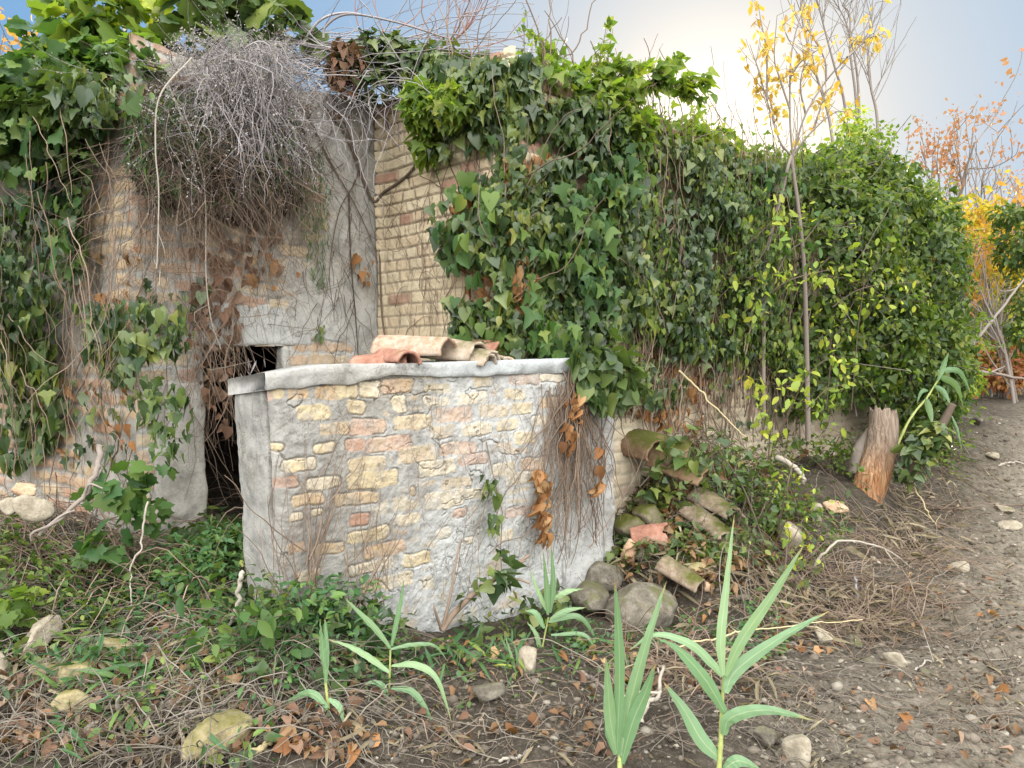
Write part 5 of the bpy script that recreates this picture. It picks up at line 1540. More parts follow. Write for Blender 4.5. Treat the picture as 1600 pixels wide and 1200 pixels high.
def stick(name, lab, pix, rad, mat, cat='branch', d=None, seed=0, side=0, lift=.012, group=None):
    """a dead branch along photographed points; d None: lying on the ground"""
    r = np.random.default_rng(seed)
    P = []
    for k, q in enumerate(pix):
        if d is None:
            p = pg(q[0], q[1]) + UP * lift
        else:
            p = at(q[0], q[1], d if np.isscalar(d) else d[k])
        P.append(p)
    P = resample(P, 36)
    P = P + np.stack([fbm(np.arange(36) * .3, np.zeros(36) + k, s=1, oct=3, seed=seed + k) - .5 for k in range(3)], -1) * .03
    L, Rr = [P], [np.linspace(rad, rad * .5, 36)]
    for k in range(side):
        i = r.integers(8, 34); e = P[i] + r.normal(0, .09, 3) + UP * .04
        L.append(resample([P[i], (P[i] + e) / 2 + r.normal(0, .015, 3), e], 6)); Rr.append(np.linspace(rad * .5, rad * .2, 6))
    V, Fq = tubes(L, Rr, 7)
    o = mobj(name, V - P[0], [Fq], M[mat], None, True)
    o.location = [float(v) for v in P[0]]
    return tag(o, lab, cat, group)


GS = 'dead branches lying about'
for lab, pix, rad, mat, d, sd in (
    ('thick bleached branch lying above the big yellow slab at lower left', [(84, 1163), (150, 1140), (215, 1120), (270, 1105)], .017, 'palestick', None, 2),
    ('dark leaning branch pointing down right beside the glossy bush', [(312, 1045), (335, 1085), (360, 1120), (372, 1135)], .012, 'bark', None, 3),
    ('stout grey limb curving down the twig heap below the ivy seedlings', [(155, 700), (150, 740), (125, 780), (60, 835)], .016, 'bark', (3.6, 3.5, 3.4, 3.3), 3),
    ('black charred branch lying on the twig heap at far left', [(32, 845), (60, 872), (95, 888), (112, 895)], .016, 'darktwig', None, 1),
    ('pale forked root bleached white in the twigs left of the tank', [(380, 895), (372, 930), (360, 970), (335, 985)], .010, 'palestick', (2.9, 2.9, 2.9, 2.85), 2),
    ('pale thin whip standing out of the twigs in front of the doorway', [(232, 785), (220, 850), (203, 905), (208, 955)], .005, 'palestick', (3.3, 3.25, 3.2, 3.15), 1),
    ('pale arched root looping over the dark hollow on the slope', [(1268, 905), (1285, 865), (1317, 845), (1380, 858), (1420, 885), (1450, 898)], .009, 'palestick', (4.5, 4.5, 4.55, 4.65, 4.75, 4.8), 2),
    ('grey branch stretched through the brushwood below the arched root', [(1275, 890), (1330, 918), (1390, 935), (1440, 960)], .012, 'bark', None, 4),
    ('straight straw coloured cane propped against the long wall over the rubble', [(1062, 578), (1110, 628), (1165, 682)], .008, 'straw', (5.15, 5.1, 5.0), 0),
    ('dead yellow reed straw lying level behind the tallest reed', [(1056, 1012), (1140, 990), (1250, 978), (1350, 966)], .004, 'straw', (3.2, 3.25, 3.3, 3.4), 0),
    ('black forked twig curled on the bare path at the right', [(1510, 1025), (1545, 1045), (1570, 1070), (1578, 1090)], .006, 'darktwig', None, 2),
    ('dark straight twig rising from the path beside the curled black twig', [(1512, 1025), (1540, 1008), (1582, 975)], .006, 'darktwig', (3.75, 3.75, 3.8), 1),
    ('pale wiry twig on the path left of the curled black twig', [(1432, 1055), (1445, 1040), (1480, 1035), (1520, 1028)], .005, 'palestick', None, 3),
    ('bluish grey stake poking up in the brushwood', [(1336, 966), (1340, 935), (1336, 900)], .013, 'greytwig', (4.2, 4.2, 4.2), 0),
    ('thin dead stick lying beside the tile shard on the path edge', [(1230, 1005), (1255, 1018), (1283, 1032)], .008, 'bark', None, 0),
    ('dark stick lying across the foreground soil behind the tallest reed', [(1245, 1070), (1270, 1105), (1296, 1142)], .007, 'darktwig', None, 1),
    ('white crooked root fork beside the base of the pale reed sheaf', [(1003, 1128), (1010, 1100), (1028, 1085), (1035, 1040)], .012, 'palestick', (2.75, 2.8, 2.85, 2.9), 3),
    ('brown rod lying on soil left of the pale reed sheaf', [(905, 1050), (930, 1068), (948, 1082)], .011, 'bark', None, 0),
    ('thin pale stick in the front soil, lower middle', [(780, 1195), (815, 1185), (842, 1175)], .006, 'palestick', None, 1),
    ('bowed bleached root end on the slope left of the broken trunk', [(1216, 716), (1238, 728), (1252, 742), (1258, 755)], .022, 'palestick', (5.2, 5.15, 5.1, 5.1), 0),
    ('long dead stem crossing the slope right of the broken trunk', [(1420, 752), (1450, 800), (1470, 830)], .006, 'straw', (5.7, 5.6, 5.6), 2),
    ('black fallen branch lying across the path at mid right', [(1450, 798), (1510, 796), (1600, 792)], .012, 'darktwig', None, 3),
    ('pale curved stick at the right edge of the path', [(1560, 730), (1580, 724), (1610, 728)], .012, 'palestick', None, 0),
    ('dark branch lying at the far bend of the path under red leaves', [(1500, 578), (1540, 582), (1600, 592)], .035, 'bark', (11.6, 11.5, 11.4), 4)):
    stick('dead_branch', lab, pix, rad, mat, 'branch', d, len(lab), sd, group=GS)
# dark leaning stem with ivy
P = [at(*c4_(x, y), 5.7) for x, y in ((820, 670), (960, 520), (1080, 350), (1155, 205))]
V, Fs = lumpy(P, [.035, .04, .035, .025], 9, n=40, sides=14)
lf = [clump(at(*c4_(x, y), 5.65), (.12, .1, .11), n, 'ivy', .07, rs, seed=200 + x) for x, y, n in ((980, 450, 70), (920, 490, 40), (1040, 390, 40), (870, 640, 30), (930, 600, 16))]
plant('ivy_stump', 'dark dead stem leaning right with an ivy cluster at its middle, beside the path', 'stump', P[0], [('stem', (V, Fs), M['darktwig']), ('leaves', M2(*lf), M['ivy_dark'])])

# ================================================================== stones and rubble
def st(px, pyb, wpx, hpx, seed, mat, lab, depth=.8, name='stone', cat='stone', rot=0, tilt=(0, 0), rnd=.2, sink=.22, d=None, group=None):
    p = pg(px, pyb) if d is None else at(px, pyb, d)
    k = p[1] / F
    w_, h_ = wpx * k, hpx * k
    p = p + np.array([0, w_ * depth * .4, 0])
    if d is None: p[2] = gz(p[0:1], p[1:2])[0]
    else: p[2] += 0
    return rock(name, p, (w_, w_ * depth, h_ * (1 + sink)), seed, M[mat], lab, cat, group, rot, tilt, rnd, sink)


GB = 'stones in the rubble heap'
GP = 'loose stones on the ground'
for a in (
    (165, 1036, 66, 46, 1, 'yellowstone', 'square yellow building stone half buried in weeds at lower left', .5), (48, 1030, 66, 54, 2, 'stone', 'chunky pale stone near the left edge under a vine leaf', .7),
    (68, 1076, 62, 30, 3, 'yellowstone', 'flat cream slab tilted towards the viewer at lower left', .9), (108, 1090, 48, 50, 4, 'yellowstone', 'mossy ochre stone right against the flat cream slab', .7),
    (112, 1128, 62, 36, 5, 'yellowstone', 'long ochre stone below the mossy one', .6), (340, 1192, 116, 54, 6, 'yellowstone', 'largest ochre slab in the bottom foreground left of the reeds', .5),
    (2, 1068, 36, 46, 7, 'stone', 'white broken slab cut by the left edge', .6)):
    px, py, w_, h_, sd, mt, lab, dp = a
    st(px, py, w_, h_, sd, mt, lab, dp, rnd=.03, rot=sd * .7, tilt=(.25, 0), group=GP)
st(28, 782, 46, 26, 8, 'brickbit', 'squared pinkish block on the heap at the left edge', .7, d=3.4, sink=.0, rnd=.05, group=GP)
st(12, 806, 40, 26, 48, 'stone', 'whitish lump under the pinkish block at the left edge', .7, d=3.35, sink=.0, group=GP)
st(45, 818, 52, 40, 9, 'stone', 'grey leaning stone propped against the pinkish block', .6, d=3.3, sink=.0, rot=.6, tilt=(.4, .5), group=GP)
o = stick('old_plank', 'narrow mossy plank edge lying beside the largest ochre slab', [(365, 1205), (400, 1180), (448, 1152)], .016, 'straw', 'plank', None, 5, 0, .02)
for a in (
    (1290, 1008, 36, 17, 11, 'stone', 'smooth whitish oblong stone where the brushwood meets the path', .6), (1402, 1040, 34, 20, 12, 'stone', 'blunt cream stone in the middle of the path', .6), (1366, 1040, 30, 10, 13, 'greystone', 'flat grey flake left of the blunt cream stone', .7),
    (1584, 828, 40, 15, 14, 'stone', 'pale flat stone at the right edge of the path', .8), (1503, 894, 34, 15, 15, 'stone', 'tan flat cobble right of the brushwood', .8), (1572, 803, 32, 10, 16, 'stone', 'thin white stone up the path above the pale flat one', .7),
    (1250, 1192, 52, 40, 17, 'stone', 'knobbly buff stone in the bottom foreground right of the tallest reed', .8), (1195, 1172, 34, 26, 18, 'greystone', 'brownish dark clod beside the stem of the tallest reed', .8), (762, 1104, 46, 34, 19, 'greystone', 'lumpy grey clod on the soil between the reeds', .8),
    (824, 1052, 46, 36, 20, 'stone', 'tan squarish stone at the foot of the thin bowed reed clump', .7), (1480, 660, 40, 14, 21, 'stone', 'light stone up the path near the leaning reed', .7), (1556, 722, 26, 10, 22, 'stone', 'tiny ochre stone beside the pale curved stick', .7),
    (1530, 668, 20, 12, 23, 'greystone', 'grey stone at the far part of the path', .7), (1445, 1055, 18, 8, 24, 'greystone', 'bluish pebble just right of the blunt cream stone', .8), (1340, 1012, 30, 16, 25, 'greystone', 'grey-brown lump under the brushwood right of the oblong stone', .8),
    (1310, 812, 40, 24, 26, 'brickbit', 'tan rubble block below the broken trunk', .7), (1280, 825, 34, 34, 27, 'stone', 'upright buff rubble lump left of the tan block below the trunk', .6)):
    px, py, w_, h_, sd, mt, lab, dp = a
    st(px, py, w_, h_, sd, mt, lab, dp, rnd=.12, rot=sd * .5, group=GP)
for a in (
    (1012, 992, 112, 78, 31, 'greystone', 'big round grey boulder with white scars below the rubble heap', .8, .42), (938, 930, 76, 46, 32, 'greystone', 'rounded brown boulder against the right foot of the tank', .8, .4), (920, 962, 88, 40, 33, 'greystone', 'low chalky boulder in front of the rounded brown one', .7, .4),
    (985, 862, 50, 52, 34, 'mossstone', 'mossy angular stone beside the red tile shard', .8, .15), (972, 800, 46, 36, 35, 'mossstone', 'dark stone wedged between tank and heap', .8, .2), (1012, 806, 56, 26, 36, 'mossstone', 'flat moss covered stone above the red tile shard', .9, .1),
    (990, 775, 44, 26, 37, 'mossstone', 'small mossy stone under the green tile', .8, .15), (1045, 772, 46, 30, 38, 'mossstone', 'mossy stone under the bright ivy seedling', .8, .2), (1104, 916, 52, 22, 39, 'yellowstone', 'yellowish flat stone right of the big grey boulder', .7, .1),
    (1103, 934, 18, 16, 40, 'brickbit', 'small orange lump under the yellowish flat stone', .9, .5), (985, 888, 26, 36, 41, 'brickbit', 'ochre stump of brick under the mossy angular stone', .8, .2), (1008, 890, 30, 22, 42, 'greystone', 'small grey stone behind the big boulder', .8, .2),
    (1150, 885, 40, 36, 43, 'yellowstone', 'cream block half hidden by the blue-green clump', .8, .1), (1080, 775, 40, 26, 44, 'brickbit', 'brown brick lump buried in leaves on the heap', .8, .2), (1020, 850, 60, 40, 46, 'mossstone', 'stone supporting the red tile shard', .9, .2), (1240, 870, 50, 40, 47, 'stone', 'tan lump at the right foot of the rubble heap', .7, .2)):
    px, py, w_, h_, sd, mt, lab, dp, rn = a
    st(px, py, w_, h_, sd, mt, lab, dp, rnd=rn, rot=sd * .9, sink=.12, group=GB)
GT2 = 'roof tiles in the rubble heap'
def tl(px, py, d, axis_, upv, L, r, seed, mat, lab, **k):
    return tile(at(px, py, d), axis_, upv, L, r, seed, M[mat], lab, GT2, **k)
tl(1032, 706, 5.0, (.9, -.4, -.15), (-.1, -.5, 1), .40, .13, 61, 'tilemoss', 'roof tile thick with moss on top of the rubble heap')
tl(1000, 700, 4.95, (.5, -.8, -.1), (-.5, -.2, 1), .36, .11, 62, 'tilemoss', 'mossy roof tile lying left of the topmost one')
tl(1060, 735, 4.9, (.8, -.55, -.3), (.2, -.4, 1), .38, .12, 63, 'tilemoss', 'roof tile slipping down behind the bright ivy seedling')
tl(1016, 842, 4.55, (1, -.15, .28), (.1, -1, .6), .22, .13, 64, 'tilered', 'clean broken red tile shard standing on edge in the rubble', arc=PI * .5, broken=.3)
for k, (x, y, lab) in enumerate(((1105, 832, 'topmost of the nested buff tiles in the heap'), (1112, 846, 'second of the nested buff tiles in the heap'), (1116, 862, 'third of the nested buff tiles in the heap'), (1108, 880, 'lowest of the nested buff tiles in the heap'))):
    tl(x, y, 4.62 - .02 * k, (.45, -.85, -.25), (.55, .1, .9), .36, .12 - .006 * k, 65 + k, 'tilerub', lab, broken=.25)
tl(1118, 800, 4.75, (.5, -.8, -.2), (.3, .2, 1), .34, .11, 70, 'tilerub', 'brown tile above the nested ones, edge forward', broken=.3)
tl(1062, 905, 4.2, (.75, -.6, -.35), (.35, -.1, 1), .26, .085, 71, 'tilerub', 'curved brown tile lying over the big grey boulder')
tl(1085, 895, 4.35, (.7, -.7, .3), (.6, -.4, .5), .28, .09, 72, 'tilerub', 'thin edge-on tile between the boulder tile and nested tiles', arc=PI * .6)
tl(1250, 1036, 3.62, (.9, .4, 0), (0, -.25, 1), .17, .085, 73, 'tileold', 'grey curved tile shard lying alone on the soil', arc=PI * .5, broken=.3)
tl(1395, 900, 4.75, (.4, -.8, -.45), (.75, -.4, .5), .34, .08, 74, 'tileold', 'long pale tile sliver on the brushwood slope', arc=PI * .4, broken=.4)
tl(1150, 930, 4.25, (.6, -.7, -.2), (-.3, -.6, 1), .26, .09, 75, 'tilerub', 'tile piece low in the heap behind the reed blade', arc=PI * .6, broken=.3)
tl(1360, 890, 4.85, (.5, -.75, -.4), (.2, -.6, .8), .40, .10, 76, 'tilerub', 'weathered tile half under brushwood left of the long sliver', arc=PI * .6, broken=.3)

# ================================================================== ground litter
rq = np.random.default_rng(77)
def region(n, boxes, clump_=True):
    n = n * (1.55 if clump_ else 1)
    """points on the ground: boxes of (px0, py0, px1, py1, weight) in view"""
    tot = sum(b_[4] for b_ in boxes)
    P = []
    rays_d = np.concatenate([np.arange(1.6, 9, .05), np.arange(9, 16, .2)])
    for x0, y0, x1, y1, w_ in boxes:
        k = int(n * w_ / tot)
        px = rq.uniform(x0, x1, k); py = rq.uniform(y0, y1, k)
        rr = np.stack([ray(a, b_) for a, b_ in zip(px, py)])
        k_ = rays_d[None] / rr[:, 1:2]
        X = rr[:, 0:1] * k_; Y = rr[:, 1:2] * k_; Z = EYE[2] + rr[:, 2:3] * k_
        G = GRIDZ(X, Y)
        hit = np.argmax(Z < G, axis=1)
        ok = (Z < G).any(1)
        i = np.arange(k)
        if clump_:   # litter gathers in drifts
            ok &= fbm(X[i, hit], Y[i, hit], s=2.6, oct=3, seed=int(n) % 50) > .36 + .22 * rq.uniform(0, 1, k)
        P.append(np.stack([X[i, hit], Y[i, hit], G[i, hit]], -1)[ok])
    return np.concatenate(P)


lx, ly = np.linspace(-4.5, 9, 271), np.linspace(1.2, 16, 297)
LG = gz(*np.meshgrid(lx, ly))
def GRIDZ(X, Y):
    fx = np.clip((X - lx[0]) / (lx[1] - lx[0]), 0, 269.99); fy = np.clip((Y - ly[0]) / (ly[1] - ly[0]), 0, 295.99)
    i, j = fx.astype(int), fy.astype(int); a, b_ = fx - i, fy - j
    return LG[j, i] * (1 - a) * (1 - b_) + LG[j, i + 1] * a * (1 - b_) + LG[j + 1, i] * (1 - a) * b_ + LG[j + 1, i + 1] * a * b_


def twigs(n, boxes, length, rad, arch, mat, name, wig=.25, bias=None):
    P0 = region(n, boxes)
    n = len(P0)
    k = 9
    ln = rq.uniform(*length, n)
    a = rq.uniform(0, 2 * PI, n) if bias is None else rq.normal(bias, .7, n)
    pts = []
    xy = P0[:, :2].copy()
    t = np.linspace(0, 1, k)
    hgt_ = np.abs(rq.normal(0, arch, n))
    tilt_ = np.abs(rq.normal(0, arch * .8, n))
    for i in range(k):
        z = GRIDZ(xy[:, 0], xy[:, 1]) + .006 + hgt_ * 4 * t[i] * (1 - t[i]) + tilt_ * t[i]
        pts.append(np.c_[xy, z])
        a = a + rq.normal(0, wig, n)
        xy = xy + np.stack([np.cos(a), np.sin(a)], -1) * (ln / (k - 1))[:, None]
    pts = np.stack(pts, 1)
    r = rq.uniform(*rad, n)
    V, Fq = tubes(list(pts), [np.linspace(x, x * .5, k) for x in r], 4)
    return tag(mobj(name, V, [Fq], M[mat]), kind='stuff')


LEFT = [(-160, 760, 330, 900, 1.5), (-160, 880, 480, 1060, 2.7), (-160, 1040, 560, 1200, 2.2)]
RIGHT = [(1180, 800, 1450, 1000, 2.4), (960, 880, 1200, 1100, .8), (1380, 700, 1500, 900, .8)]
FRONT = [(450, 1000, 1250, 1200, 1), (1200, 980, 1600, 1200, .8), (1450, 700, 1600, 980, .4)]
twigs(1800, LEFT, (.12, .6), (.0008, .0032), .05, 'groundtwig', 'dead_twigs')
twigs(420, [(0, 700, 330, 860, 1), (0, 860, 330, 960, .7)], (.2, .8), (.0015, .005), .10, 'browntwig', 'dead_twigs', .18)
twigs(950, RIGHT, (.15, .6), (.0012, .0035), .06, 'browntwig', 'dead_twigs')
twigs(170, RIGHT, (.2, .7), (.0015, .0045), .07, 'groundtwig', 'dead_twigs')
twigs(620, FRONT, (.06, .35), (.0008, .0024), .02, 'groundtwig', 'dead_twigs', .35)
twigs(520, FRONT, (.05, .3), (.0008, .0024), .015, 'browntwig', 'dead_twigs', .35)
twigs(420, [(1100, 640, 1500, 760, 1), (1000, 640, 1200, 760, .5)], (.2, .7), (.0012, .004), .16, 'darktwig', 'dead_twigs', .15)


def litter(n, boxes, kind, size, mat, name, lift=.012, flat=1.0):
    P = region(n, boxes); k = len(P)
    P = P + UP * rq.uniform(.003, lift, (k, 1))
    V, Fc = leaves(kind, P, np.c_[rq.normal(0, 1, (k, 2)), rq.normal(0, .25, k)], UP * flat + rq.normal(0, .45, (k, 3)), rq.uniform(*size, k), rq)
    return tag(mobj(name, V, [Fc], M[mat]), kind='stuff')


M['brownleaf'] = leaf_mat('brown_leaf', [(0, (.09, .05, .03)), (.6, (.20, .115, .06)), (1, (.33, .22, .13))], .15, .75, .15, 1.2)
ALL = [(0, 860, 500, 1200, 1), (450, 1000, 1000, 1200, 1.), (960, 780, 1300, 1100, 1.2), (1200, 1000, 1600, 1200, .3), (1400, 650, 1600, 1000, .25)]
litter(420, ALL, 'dry', (.018, .05), 'brownleaf', 'leaf_litter', .03)
litter(380, ALL, 'dry', (.018, .055), 'maroon', 'leaf_litter', .03)
litter(120, ALL, 'dry', (.03, .07), 'dry', 'leaf_litter', .03)
litter(420, [(950, 640, 1280, 900, 1)], 'dry', (.04, .09), 'dry', 'leaf_litter', .06)
M['chip'] = twig_mat('pale_chip', (.15, .13, .10), (.38, .34, .27))
litter(900, [(450, 1000, 1250, 1200, 1), (1200, 950, 1600, 1200, 1.2), (1450, 640, 1600, 950, .8)], 'small', (.008, .03), 'chip', 'wood_chips', .008)

M['hay'] = leaf_mat('dead_grass', [(0, (.10, .08, .05)), (.6, (.24, .20, .13)), (1, (.40, .35, .25))], .25, .7, .15, 1.1)
litter(1600, LEFT, 'blade', (.04, .14), 'hay', 'dead_grass', .06, .7)
litter(900, RIGHT, 'blade', (.05, .2), 'hay', 'dead_grass', .06, .7)
litter(700, FRONT, 'blade', (.03, .12), 'hay', 'dead_grass', .015)
litter(1100, LEFT, 'dry', (.02, .06), 'maroon', 'leaf_litter', .05)
litter(620, LEFT, 'dry', (.02, .06), 'brownleaf', 'leaf_litter', .05)

litter(700, [(960, 690, 1200, 930, 1)], 'dry', (.025, .07), 'brownleaf', 'leaf_litter', .12)
twigs(260, [(960, 690, 1220, 950, 1)], (.12, .45), (.001, .003), .10, 'groundtwig', 'dead_twigs', .2)
litter(500, [(960, 690, 1220, 950, 1)], 'blade', (.05, .18), 'hay', 'dead_grass', .12, .6)

# pebbles and clods
Vp, Fp = ico(1)
def pebbles(n, boxes, size, mat, name):
    P = region(n, boxes, False); k = len(P)
    s = np.clip(rq.lognormal(0, .55, k), .4, 4) * size
    sc_ = s[:, None] * rq.uniform(.6, 1.2, (k, 3)) * np.array([1, 1, .6])
    W_ = Vp[None] * sc_[:, None] * rq.uniform(.7, 1.2, (k, len(Vp), 1))
    a = rq.uniform(0, 2 * PI, k); ca, sa = np.cos(a)[:, None], np.sin(a)[:, None]
    W_ = np.stack([W_[..., 0] * ca - W_[..., 1] * sa, W_[..., 0] * sa + W_[..., 1] * ca, W_[..., 2]], -1) + P[:, None]
    Fc = (Fp[None] + (np.arange(k) * len(Vp))[:, None, None]).reshape(-1, 3)
    return tag(mobj(name, W_.reshape(-1, 3), [Fc], M[mat]), kind='stuff')
M['clod'] = twig_mat('soil_clod', (.06, .05, .04), (.20, .17, .135))
M['pebble'] = twig_mat('pebble', (.11, .095, .075), (.36, .325, .27))
pebbles(9000, [(450, 1000, 1250, 1200, 1), (1200, 950, 1600, 1200, 1.4), (1430, 640, 1600, 950, 1), (950, 800, 1450, 1050, .6), (0, 1000, 500, 1200, .5)], .008, 'clod', 'soil_clods')
pebbles(1100, [(1200, 950, 1600, 1200, 1.2), (1430, 640, 1600, 950, 1.4), (950, 850, 1400, 1050, .5), (450, 1050, 1250, 1200, .5)], .009, 'pebble', 'pebble_litter')

# weeds
def weeds(n, boxes, per, kind, size, h, spread, mat, name):
    B = region(n, boxes); k = len(B)
    c_ = np.repeat(B, per, 0); m_ = len(c_)
    a = rq.uniform(0, 2 * PI, m_); r = spread * np.sqrt(rq.uniform(0, 1, m_))
    P = c_ + np.c_[np.cos(a) * r, np.sin(a) * r, np.zeros(m_)]
    P[:, 2] = GRIDZ(P[:, 0], P[:, 1]) + h * rq.uniform(.1, 1, m_)
    T = np.c_[np.cos(a), np.sin(a), rq.normal(.0, .5, m_)] + rq.normal(0, .4, (m_, 3))
    N = UP + np.c_[np.cos(a), np.sin(a), np.zeros(m_)] * .3 + rq.normal(0, .4, (m_, 3))
    V, Fc = leaves(kind, P, T, N, size * np.clip(rq.lognormal(0, .3, m_), .5, 1.8), rq)
    return tag(mobj(name, V, [Fc], M[mat]), kind='stuff')


WL = [(170, 850, 400, 960, 1.4), (120, 930, 480, 1080, 2.0), (0, 960, 200, 1060, .5), (420, 1000, 600, 1090, .5), (0, 1080, 400, 1200, .35)]
weeds(170, WL, 12, 'oval', .03, .10, .09, 'weed', 'weeds')
weeds(90, WL, 7, 'ivy', .05, .09, .12, 'ivy_dark', 'weeds')
weeds(120, WL, 9, 'blade', .10, .08, .05, 'weed', 'weeds')
weeds(60, WL, 8, 'small', .035, .09, .06, 'grape', 'weeds')
weeds(34, [(560, 1000, 960, 1080, 1), (860, 960, 1000, 1060, 1)], 9, 'small', .026, .06, .07, 'weed', 'weeds')
weeds(18, [(560, 1000, 1000, 1060, 1)], 8, 'blade', .10, .07, .05, 'weed', 'weeds')
weeds(16, [(450, 980, 900, 1060, 1)], 5, 'ivy', .05, .05, .08, 'ivy', 'weeds')
weeds(22, [(560, 1010, 1000, 1120, 1)], 6, 'small', .022, .04, .05, 'grape', 'weeds')
weeds(240, [(1120, 660, 1500, 760, 1.5), (1180, 760, 1330, 860, .6), (1380, 640, 1500, 760, .6)], 16, 'oval', .05, .30, .14, 'shrub', 'undergrowth')
weeds(170, [(960, 680, 1200, 900, 1)], 10, 'ivy', .042, .12, .10, 'ivy', 'undergrowth')
weeds(60, [(1000, 950, 1250, 1030, 1), (1200, 820, 1330, 940, .7)], 10, 'small', .03, .07, .07, 'weed', 'weeds')
weeds(40, [(300, 840, 380, 900, 1)], 10, 'ivy', .07, .22, .12, 'ivy', 'weeds')

weeds(110, [(370, 960, 560, 1020, 1.2), (280, 880, 400, 960, 1)], 16, 'oval', .038, .26, .13, 'weed', 'weeds')
weeds(70, [(370, 950, 900, 1010, 1)], 10, 'ivy', .042, .16, .10, 'ivy_dark', 'weeds')
weeds(90, [(-100, 860, 330, 1010, 1)], 14, 'small', .034, .22, .13, 'shrub', 'weeds')

# ================================================================== background
rk = np.random.default_rng(91)
def bgtree(name, lab, px, d, h, lean, depth, leafkind, lsize, mat, nleaf, seed, rad=.08, spread=.5, ang=.5, base=None, jit=.25, upb=.1, group='trees behind the house', trunkfrac=.32, smat='bark'):
    r = np.random.default_rng(seed)
    p = at(px, 600, d); p[2] = gz(p[0:1], p[1:2])[0] - .1
    L, Rr, tips = [], [], []
    grow(p, np.array([lean, 0, 1.]), h * trunkfrac, rad, depth, r, L, Rr, tips, (2, 4), ang, .72, upb, .08)
    items = [('trunk', tubes(L[:1], Rr[:1], 8), M[smat]), ('branches', tubes(L[1:], Rr[1:], 4), M[smat])]
    if nleaf:
        an = np.concatenate(tips)
        P = an[r.integers(0, len(an), nleaf)] + r.normal(0, jit, (nleaf, 3))
        items.append(('crown', leaves(leafkind, P, r.normal(0, .6, (nleaf, 3)) - UP * .5, r.normal(0, .6, (nleaf, 3)) + UP * .5, lsize * np.clip(r.lognormal(0, .3, nleaf), .5, 1.7), r), M[mat]))
    return plant(name, lab, 'tree', p, items, group)


bgtree('autumn_tree', 'autumn tree with pale orange leaves and bare twigs behind the left roof edge', 15, 15, 8.2, .02, 4, 'small', .13, 'bgorange', 1500, 3, .10, ang=.42, jit=.18)
bgtree('autumn_tree', 'taller bare limbed tree behind the orange one, cut by the left edge', -40, 17, 8.5, .05, 4, 'small', .10, 'bgorange', 300, 4, .10, ang=.45)
bgtree('autumn_tree', 'rusty pink half bare tree between the shrub and the evergreen', 1500, 17, 7.4, .0, 4, 'small', .10, 'bgpink', 2200, 5, .07, ang=.45, jit=.15)
bgtree('autumn_tree', 'pinkish twiggy tree standing right behind the rusty one', 1545, 19, 8.0, .05, 4, 'small', .09, 'bgpink', 1300, 6, .07, ang=.45, jit=.15)
bgtree('autumn_tree', 'orange-brown bush top showing over the right shoulder of the shrub', 1432, 14, 5.6, 0, 3, 'small', .11, 'bgorange', 2000, 7, .07, ang=.6, jit=.22)
bgtree('bare_tree', 'bare tree with curved boughs at the right edge above the evergreen', 1590, 18, 7.8, -.08, 4, 'small', .08, 'bgpink', 60, 8, .08, ang=.5)
bgtree('gold_tree', 'glowing yellow tree behind the path end', 1540, 15, 4.8, 0, 3, 'oval', .13, 'bgyellow', 5200, 9, .05, ang=.65, jit=.42)
bgtree('gold_tree', 'second golden tree left of the glowing one, ivy climbing its stem', 1512, 13.5, 4.4, 0, 3, 'oval', .11, 'bgyellow', 2600, 10, .07, ang=.5, jit=.22)
bgtree('gold_tree', 'golden bush beyond the path at the right edge', 1625, 14.5, 3.6, 0, 3, 'oval', .13, 'bgyellow', 4200, 12, .07, ang=.7, jit=.35)
def bgbush(name, lab, spec, kind, size, mat, cat='bush', per=240, seed=0):
    Vs = [clump(at(x, y, d), (r, r, r * a), int(per * r * r), kind, size, rk, seed=seed + i) for i, (x, y, d, r, a) in enumerate(spec)]
    b0 = at(spec[0][0], 640, spec[0][2]); L, Rr, tips = [], [], []
    for k in range(5):
        grow(b0 + rk.normal(0, .15, 3) * [1, 1, 0], np.array([rk.normal(0, .3), 0, 1]), 1.2, .03, 2, rk, L, Rr, tips)
    return plant(name, lab, cat, b0, [('leaves', M2(*Vs), M[mat]), ('branches', tubes(L, Rr, 5), M['bark'])], 'trees behind the house')
bgbush('evergreen', 'dark evergreen overhanging the path end at the right edge', [(1612, 370, 11.5, .55, .8), (1572, 335, 11.5, .28, .5), (1622, 460, 11.5, .5, 1.0), (1610, 520, 11.5, .4, .7), (1585, 400, 11.6, .3, .8)], 'small', .09, 'shrub', 'tree', 2300, 300)
bgbush('red_bush', 'red-leaved bush glowing at the end of the path', [(1560, 565, 12.6, .55, .8), (1530, 578, 12.6, .4, .8), (1600, 570, 12.6, .5, .8), (1520, 595, 12.3, .3, .8), (1575, 592, 12.3, .35, .7)], 'small', .08, 'bgred', 'bush', 1900, 310)
bgbush('hedge', 'green and yellow hedge closing the view behind the red bush', [(1530, 520, 14, .8, .8), (1580, 545, 14, .9, .6), (1510, 560, 13, .55, .7), (1640, 540, 14, .9, .8), (1500, 480, 14.5, .7, 1.), (1495, 600, 12, .4, .6), (1540, 450, 15.5, .8, .7), (1575, 480, 15.5, .8, .8)], 'oval', .11, 'lime', 'hedge', 2300, 320)
bgbush('gold_bush', 'golden thicket glowing in the gap between shrub and evergreen', [(1535, 420, 17, .75, .8), (1560, 470, 17, .9, .9), (1525, 500, 16.5, .8, .9), (1580, 400, 18, .7, .7), (1515, 390, 18, .5, .7), (1545, 530, 14.5, .6, .9), (1585, 510, 15, .7, .9), (1530, 350, 18, .6, .7), (1510, 430, 16, .5, .9)], 'oval', .12, 'bgyellow', 'bush', 1500, 360)
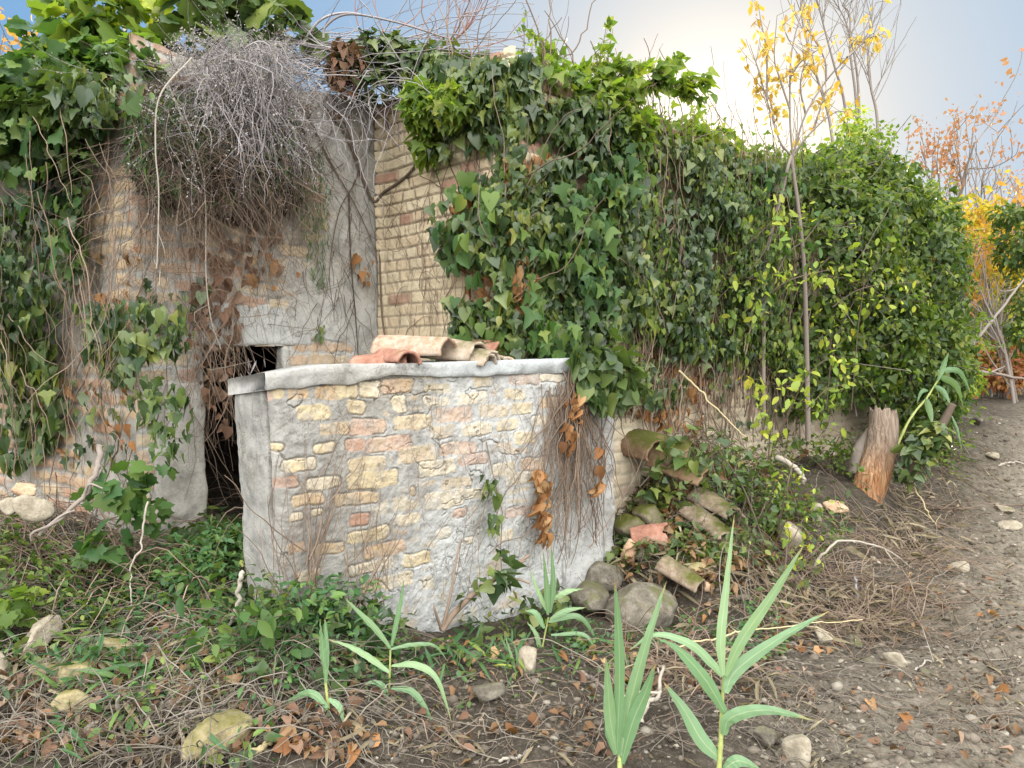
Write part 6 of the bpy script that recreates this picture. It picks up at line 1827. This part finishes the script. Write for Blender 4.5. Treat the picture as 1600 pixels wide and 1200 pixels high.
bgbush('hedge', 'distant row of brown-green scrub on the rise beyond the house', [(1440, 560, 22, 2.2, .8), (1540, 540, 24, 2.6, .8), (1640, 540, 24, 2.6, .9), (1350, 560, 22, 2.2, .7)], 'oval', .16, 'bgorange', 'hedge', 420, 340)
st_ = stick('leaning_pole', 'pale bare trunk leaning across the bright gap at the right edge', [(1502, 560), (1550, 500), (1610, 425)], .024, 'bark', 'trunk', (9.5, 9.6, 9.8), 3, 2)
SKY_FILL_A, SKY_FILL_B, EXPO = (60, 60, 59), (80, 78, 74), -0.2

# ------------------------------------------------------------------ sky and sun
SUN_AZ, SUN_EL = math.radians(15), math.radians(15)
w = bpy.data.worlds.new('World')
sc.world = w
w.use_nodes = True
nt = w.node_tree
bg = nt.nodes['Background']
sky = nt.nodes.new('ShaderNodeTexSky')
sky.sky_type = 'NISHITA'
sky.sun_disc = False
sky.sun_elevation = SUN_EL
sky.sun_rotation = SUN_AZ
sky.air_density = 1.0
sky.dust_density = .6
sky.ozone_density = 1.5
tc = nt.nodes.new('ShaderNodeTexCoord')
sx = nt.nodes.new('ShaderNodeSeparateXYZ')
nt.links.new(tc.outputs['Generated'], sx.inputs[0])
# sky brightened unseen overhead and behind the viewer, added to fill the facade
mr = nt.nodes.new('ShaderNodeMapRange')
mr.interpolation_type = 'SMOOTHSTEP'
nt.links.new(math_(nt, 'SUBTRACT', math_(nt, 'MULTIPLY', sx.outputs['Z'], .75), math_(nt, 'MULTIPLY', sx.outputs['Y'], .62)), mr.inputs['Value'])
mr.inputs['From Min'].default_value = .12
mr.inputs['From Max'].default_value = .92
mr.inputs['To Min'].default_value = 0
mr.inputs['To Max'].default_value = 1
sky_fill = mixc(nt, noise(nt, 2.2, 6, .6, tc.outputs['Generated']), SKY_FILL_A, SKY_FILL_B)
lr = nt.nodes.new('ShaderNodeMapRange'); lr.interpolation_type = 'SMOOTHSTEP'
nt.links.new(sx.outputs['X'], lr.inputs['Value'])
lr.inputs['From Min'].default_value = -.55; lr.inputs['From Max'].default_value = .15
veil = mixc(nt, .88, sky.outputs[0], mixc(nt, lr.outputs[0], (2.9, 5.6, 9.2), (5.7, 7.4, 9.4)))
# unseen sky low behind the viewer darkened, added to deepen contrast
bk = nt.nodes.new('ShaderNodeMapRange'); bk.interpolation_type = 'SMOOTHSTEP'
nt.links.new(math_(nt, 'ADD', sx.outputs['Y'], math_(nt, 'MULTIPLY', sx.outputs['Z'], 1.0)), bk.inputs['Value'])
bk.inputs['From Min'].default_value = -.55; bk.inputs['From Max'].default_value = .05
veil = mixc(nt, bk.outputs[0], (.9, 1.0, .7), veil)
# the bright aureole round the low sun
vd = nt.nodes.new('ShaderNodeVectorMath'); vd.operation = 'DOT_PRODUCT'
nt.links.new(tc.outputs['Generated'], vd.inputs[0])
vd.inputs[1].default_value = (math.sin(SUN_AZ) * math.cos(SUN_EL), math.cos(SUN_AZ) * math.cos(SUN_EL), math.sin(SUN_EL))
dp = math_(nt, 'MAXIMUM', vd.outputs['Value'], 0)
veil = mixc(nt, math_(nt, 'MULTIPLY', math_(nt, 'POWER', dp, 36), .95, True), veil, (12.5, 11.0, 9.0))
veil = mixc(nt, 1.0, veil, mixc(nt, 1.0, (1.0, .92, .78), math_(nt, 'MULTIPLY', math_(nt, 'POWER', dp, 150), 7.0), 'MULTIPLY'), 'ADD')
col = mixc(nt, mr.outputs[0], veil, sky_fill)
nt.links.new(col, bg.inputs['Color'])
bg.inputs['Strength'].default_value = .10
sl = bpy.data.lights.new('sun', 'SUN')
sl.energy = 5.0
sl.angle = math.radians(.5)
sl.color = (1, .86, .66)
so = bpy.data.objects.new('sun', sl)
COL.objects.link(so)
S = Vector((math.sin(SUN_AZ) * math.cos(SUN_EL), math.cos(SUN_AZ) * math.cos(SUN_EL), math.sin(SUN_EL)))
so.rotation_euler = S.to_track_quat('Z', 'Y').to_euler()
so.location = (3, 12, 9)
sc.view_settings.view_transform = 'Standard'
sc.view_settings.look = 'None'
sc.view_settings.gamma = 1
sc.view_settings.exposure = EXPO
sc.render.engine = 'CYCLES'
sc.cycles.max_bounces = 6
sc.cycles.transparent_max_bounces = 4
sc.cycles.use_adaptive_sampling = True
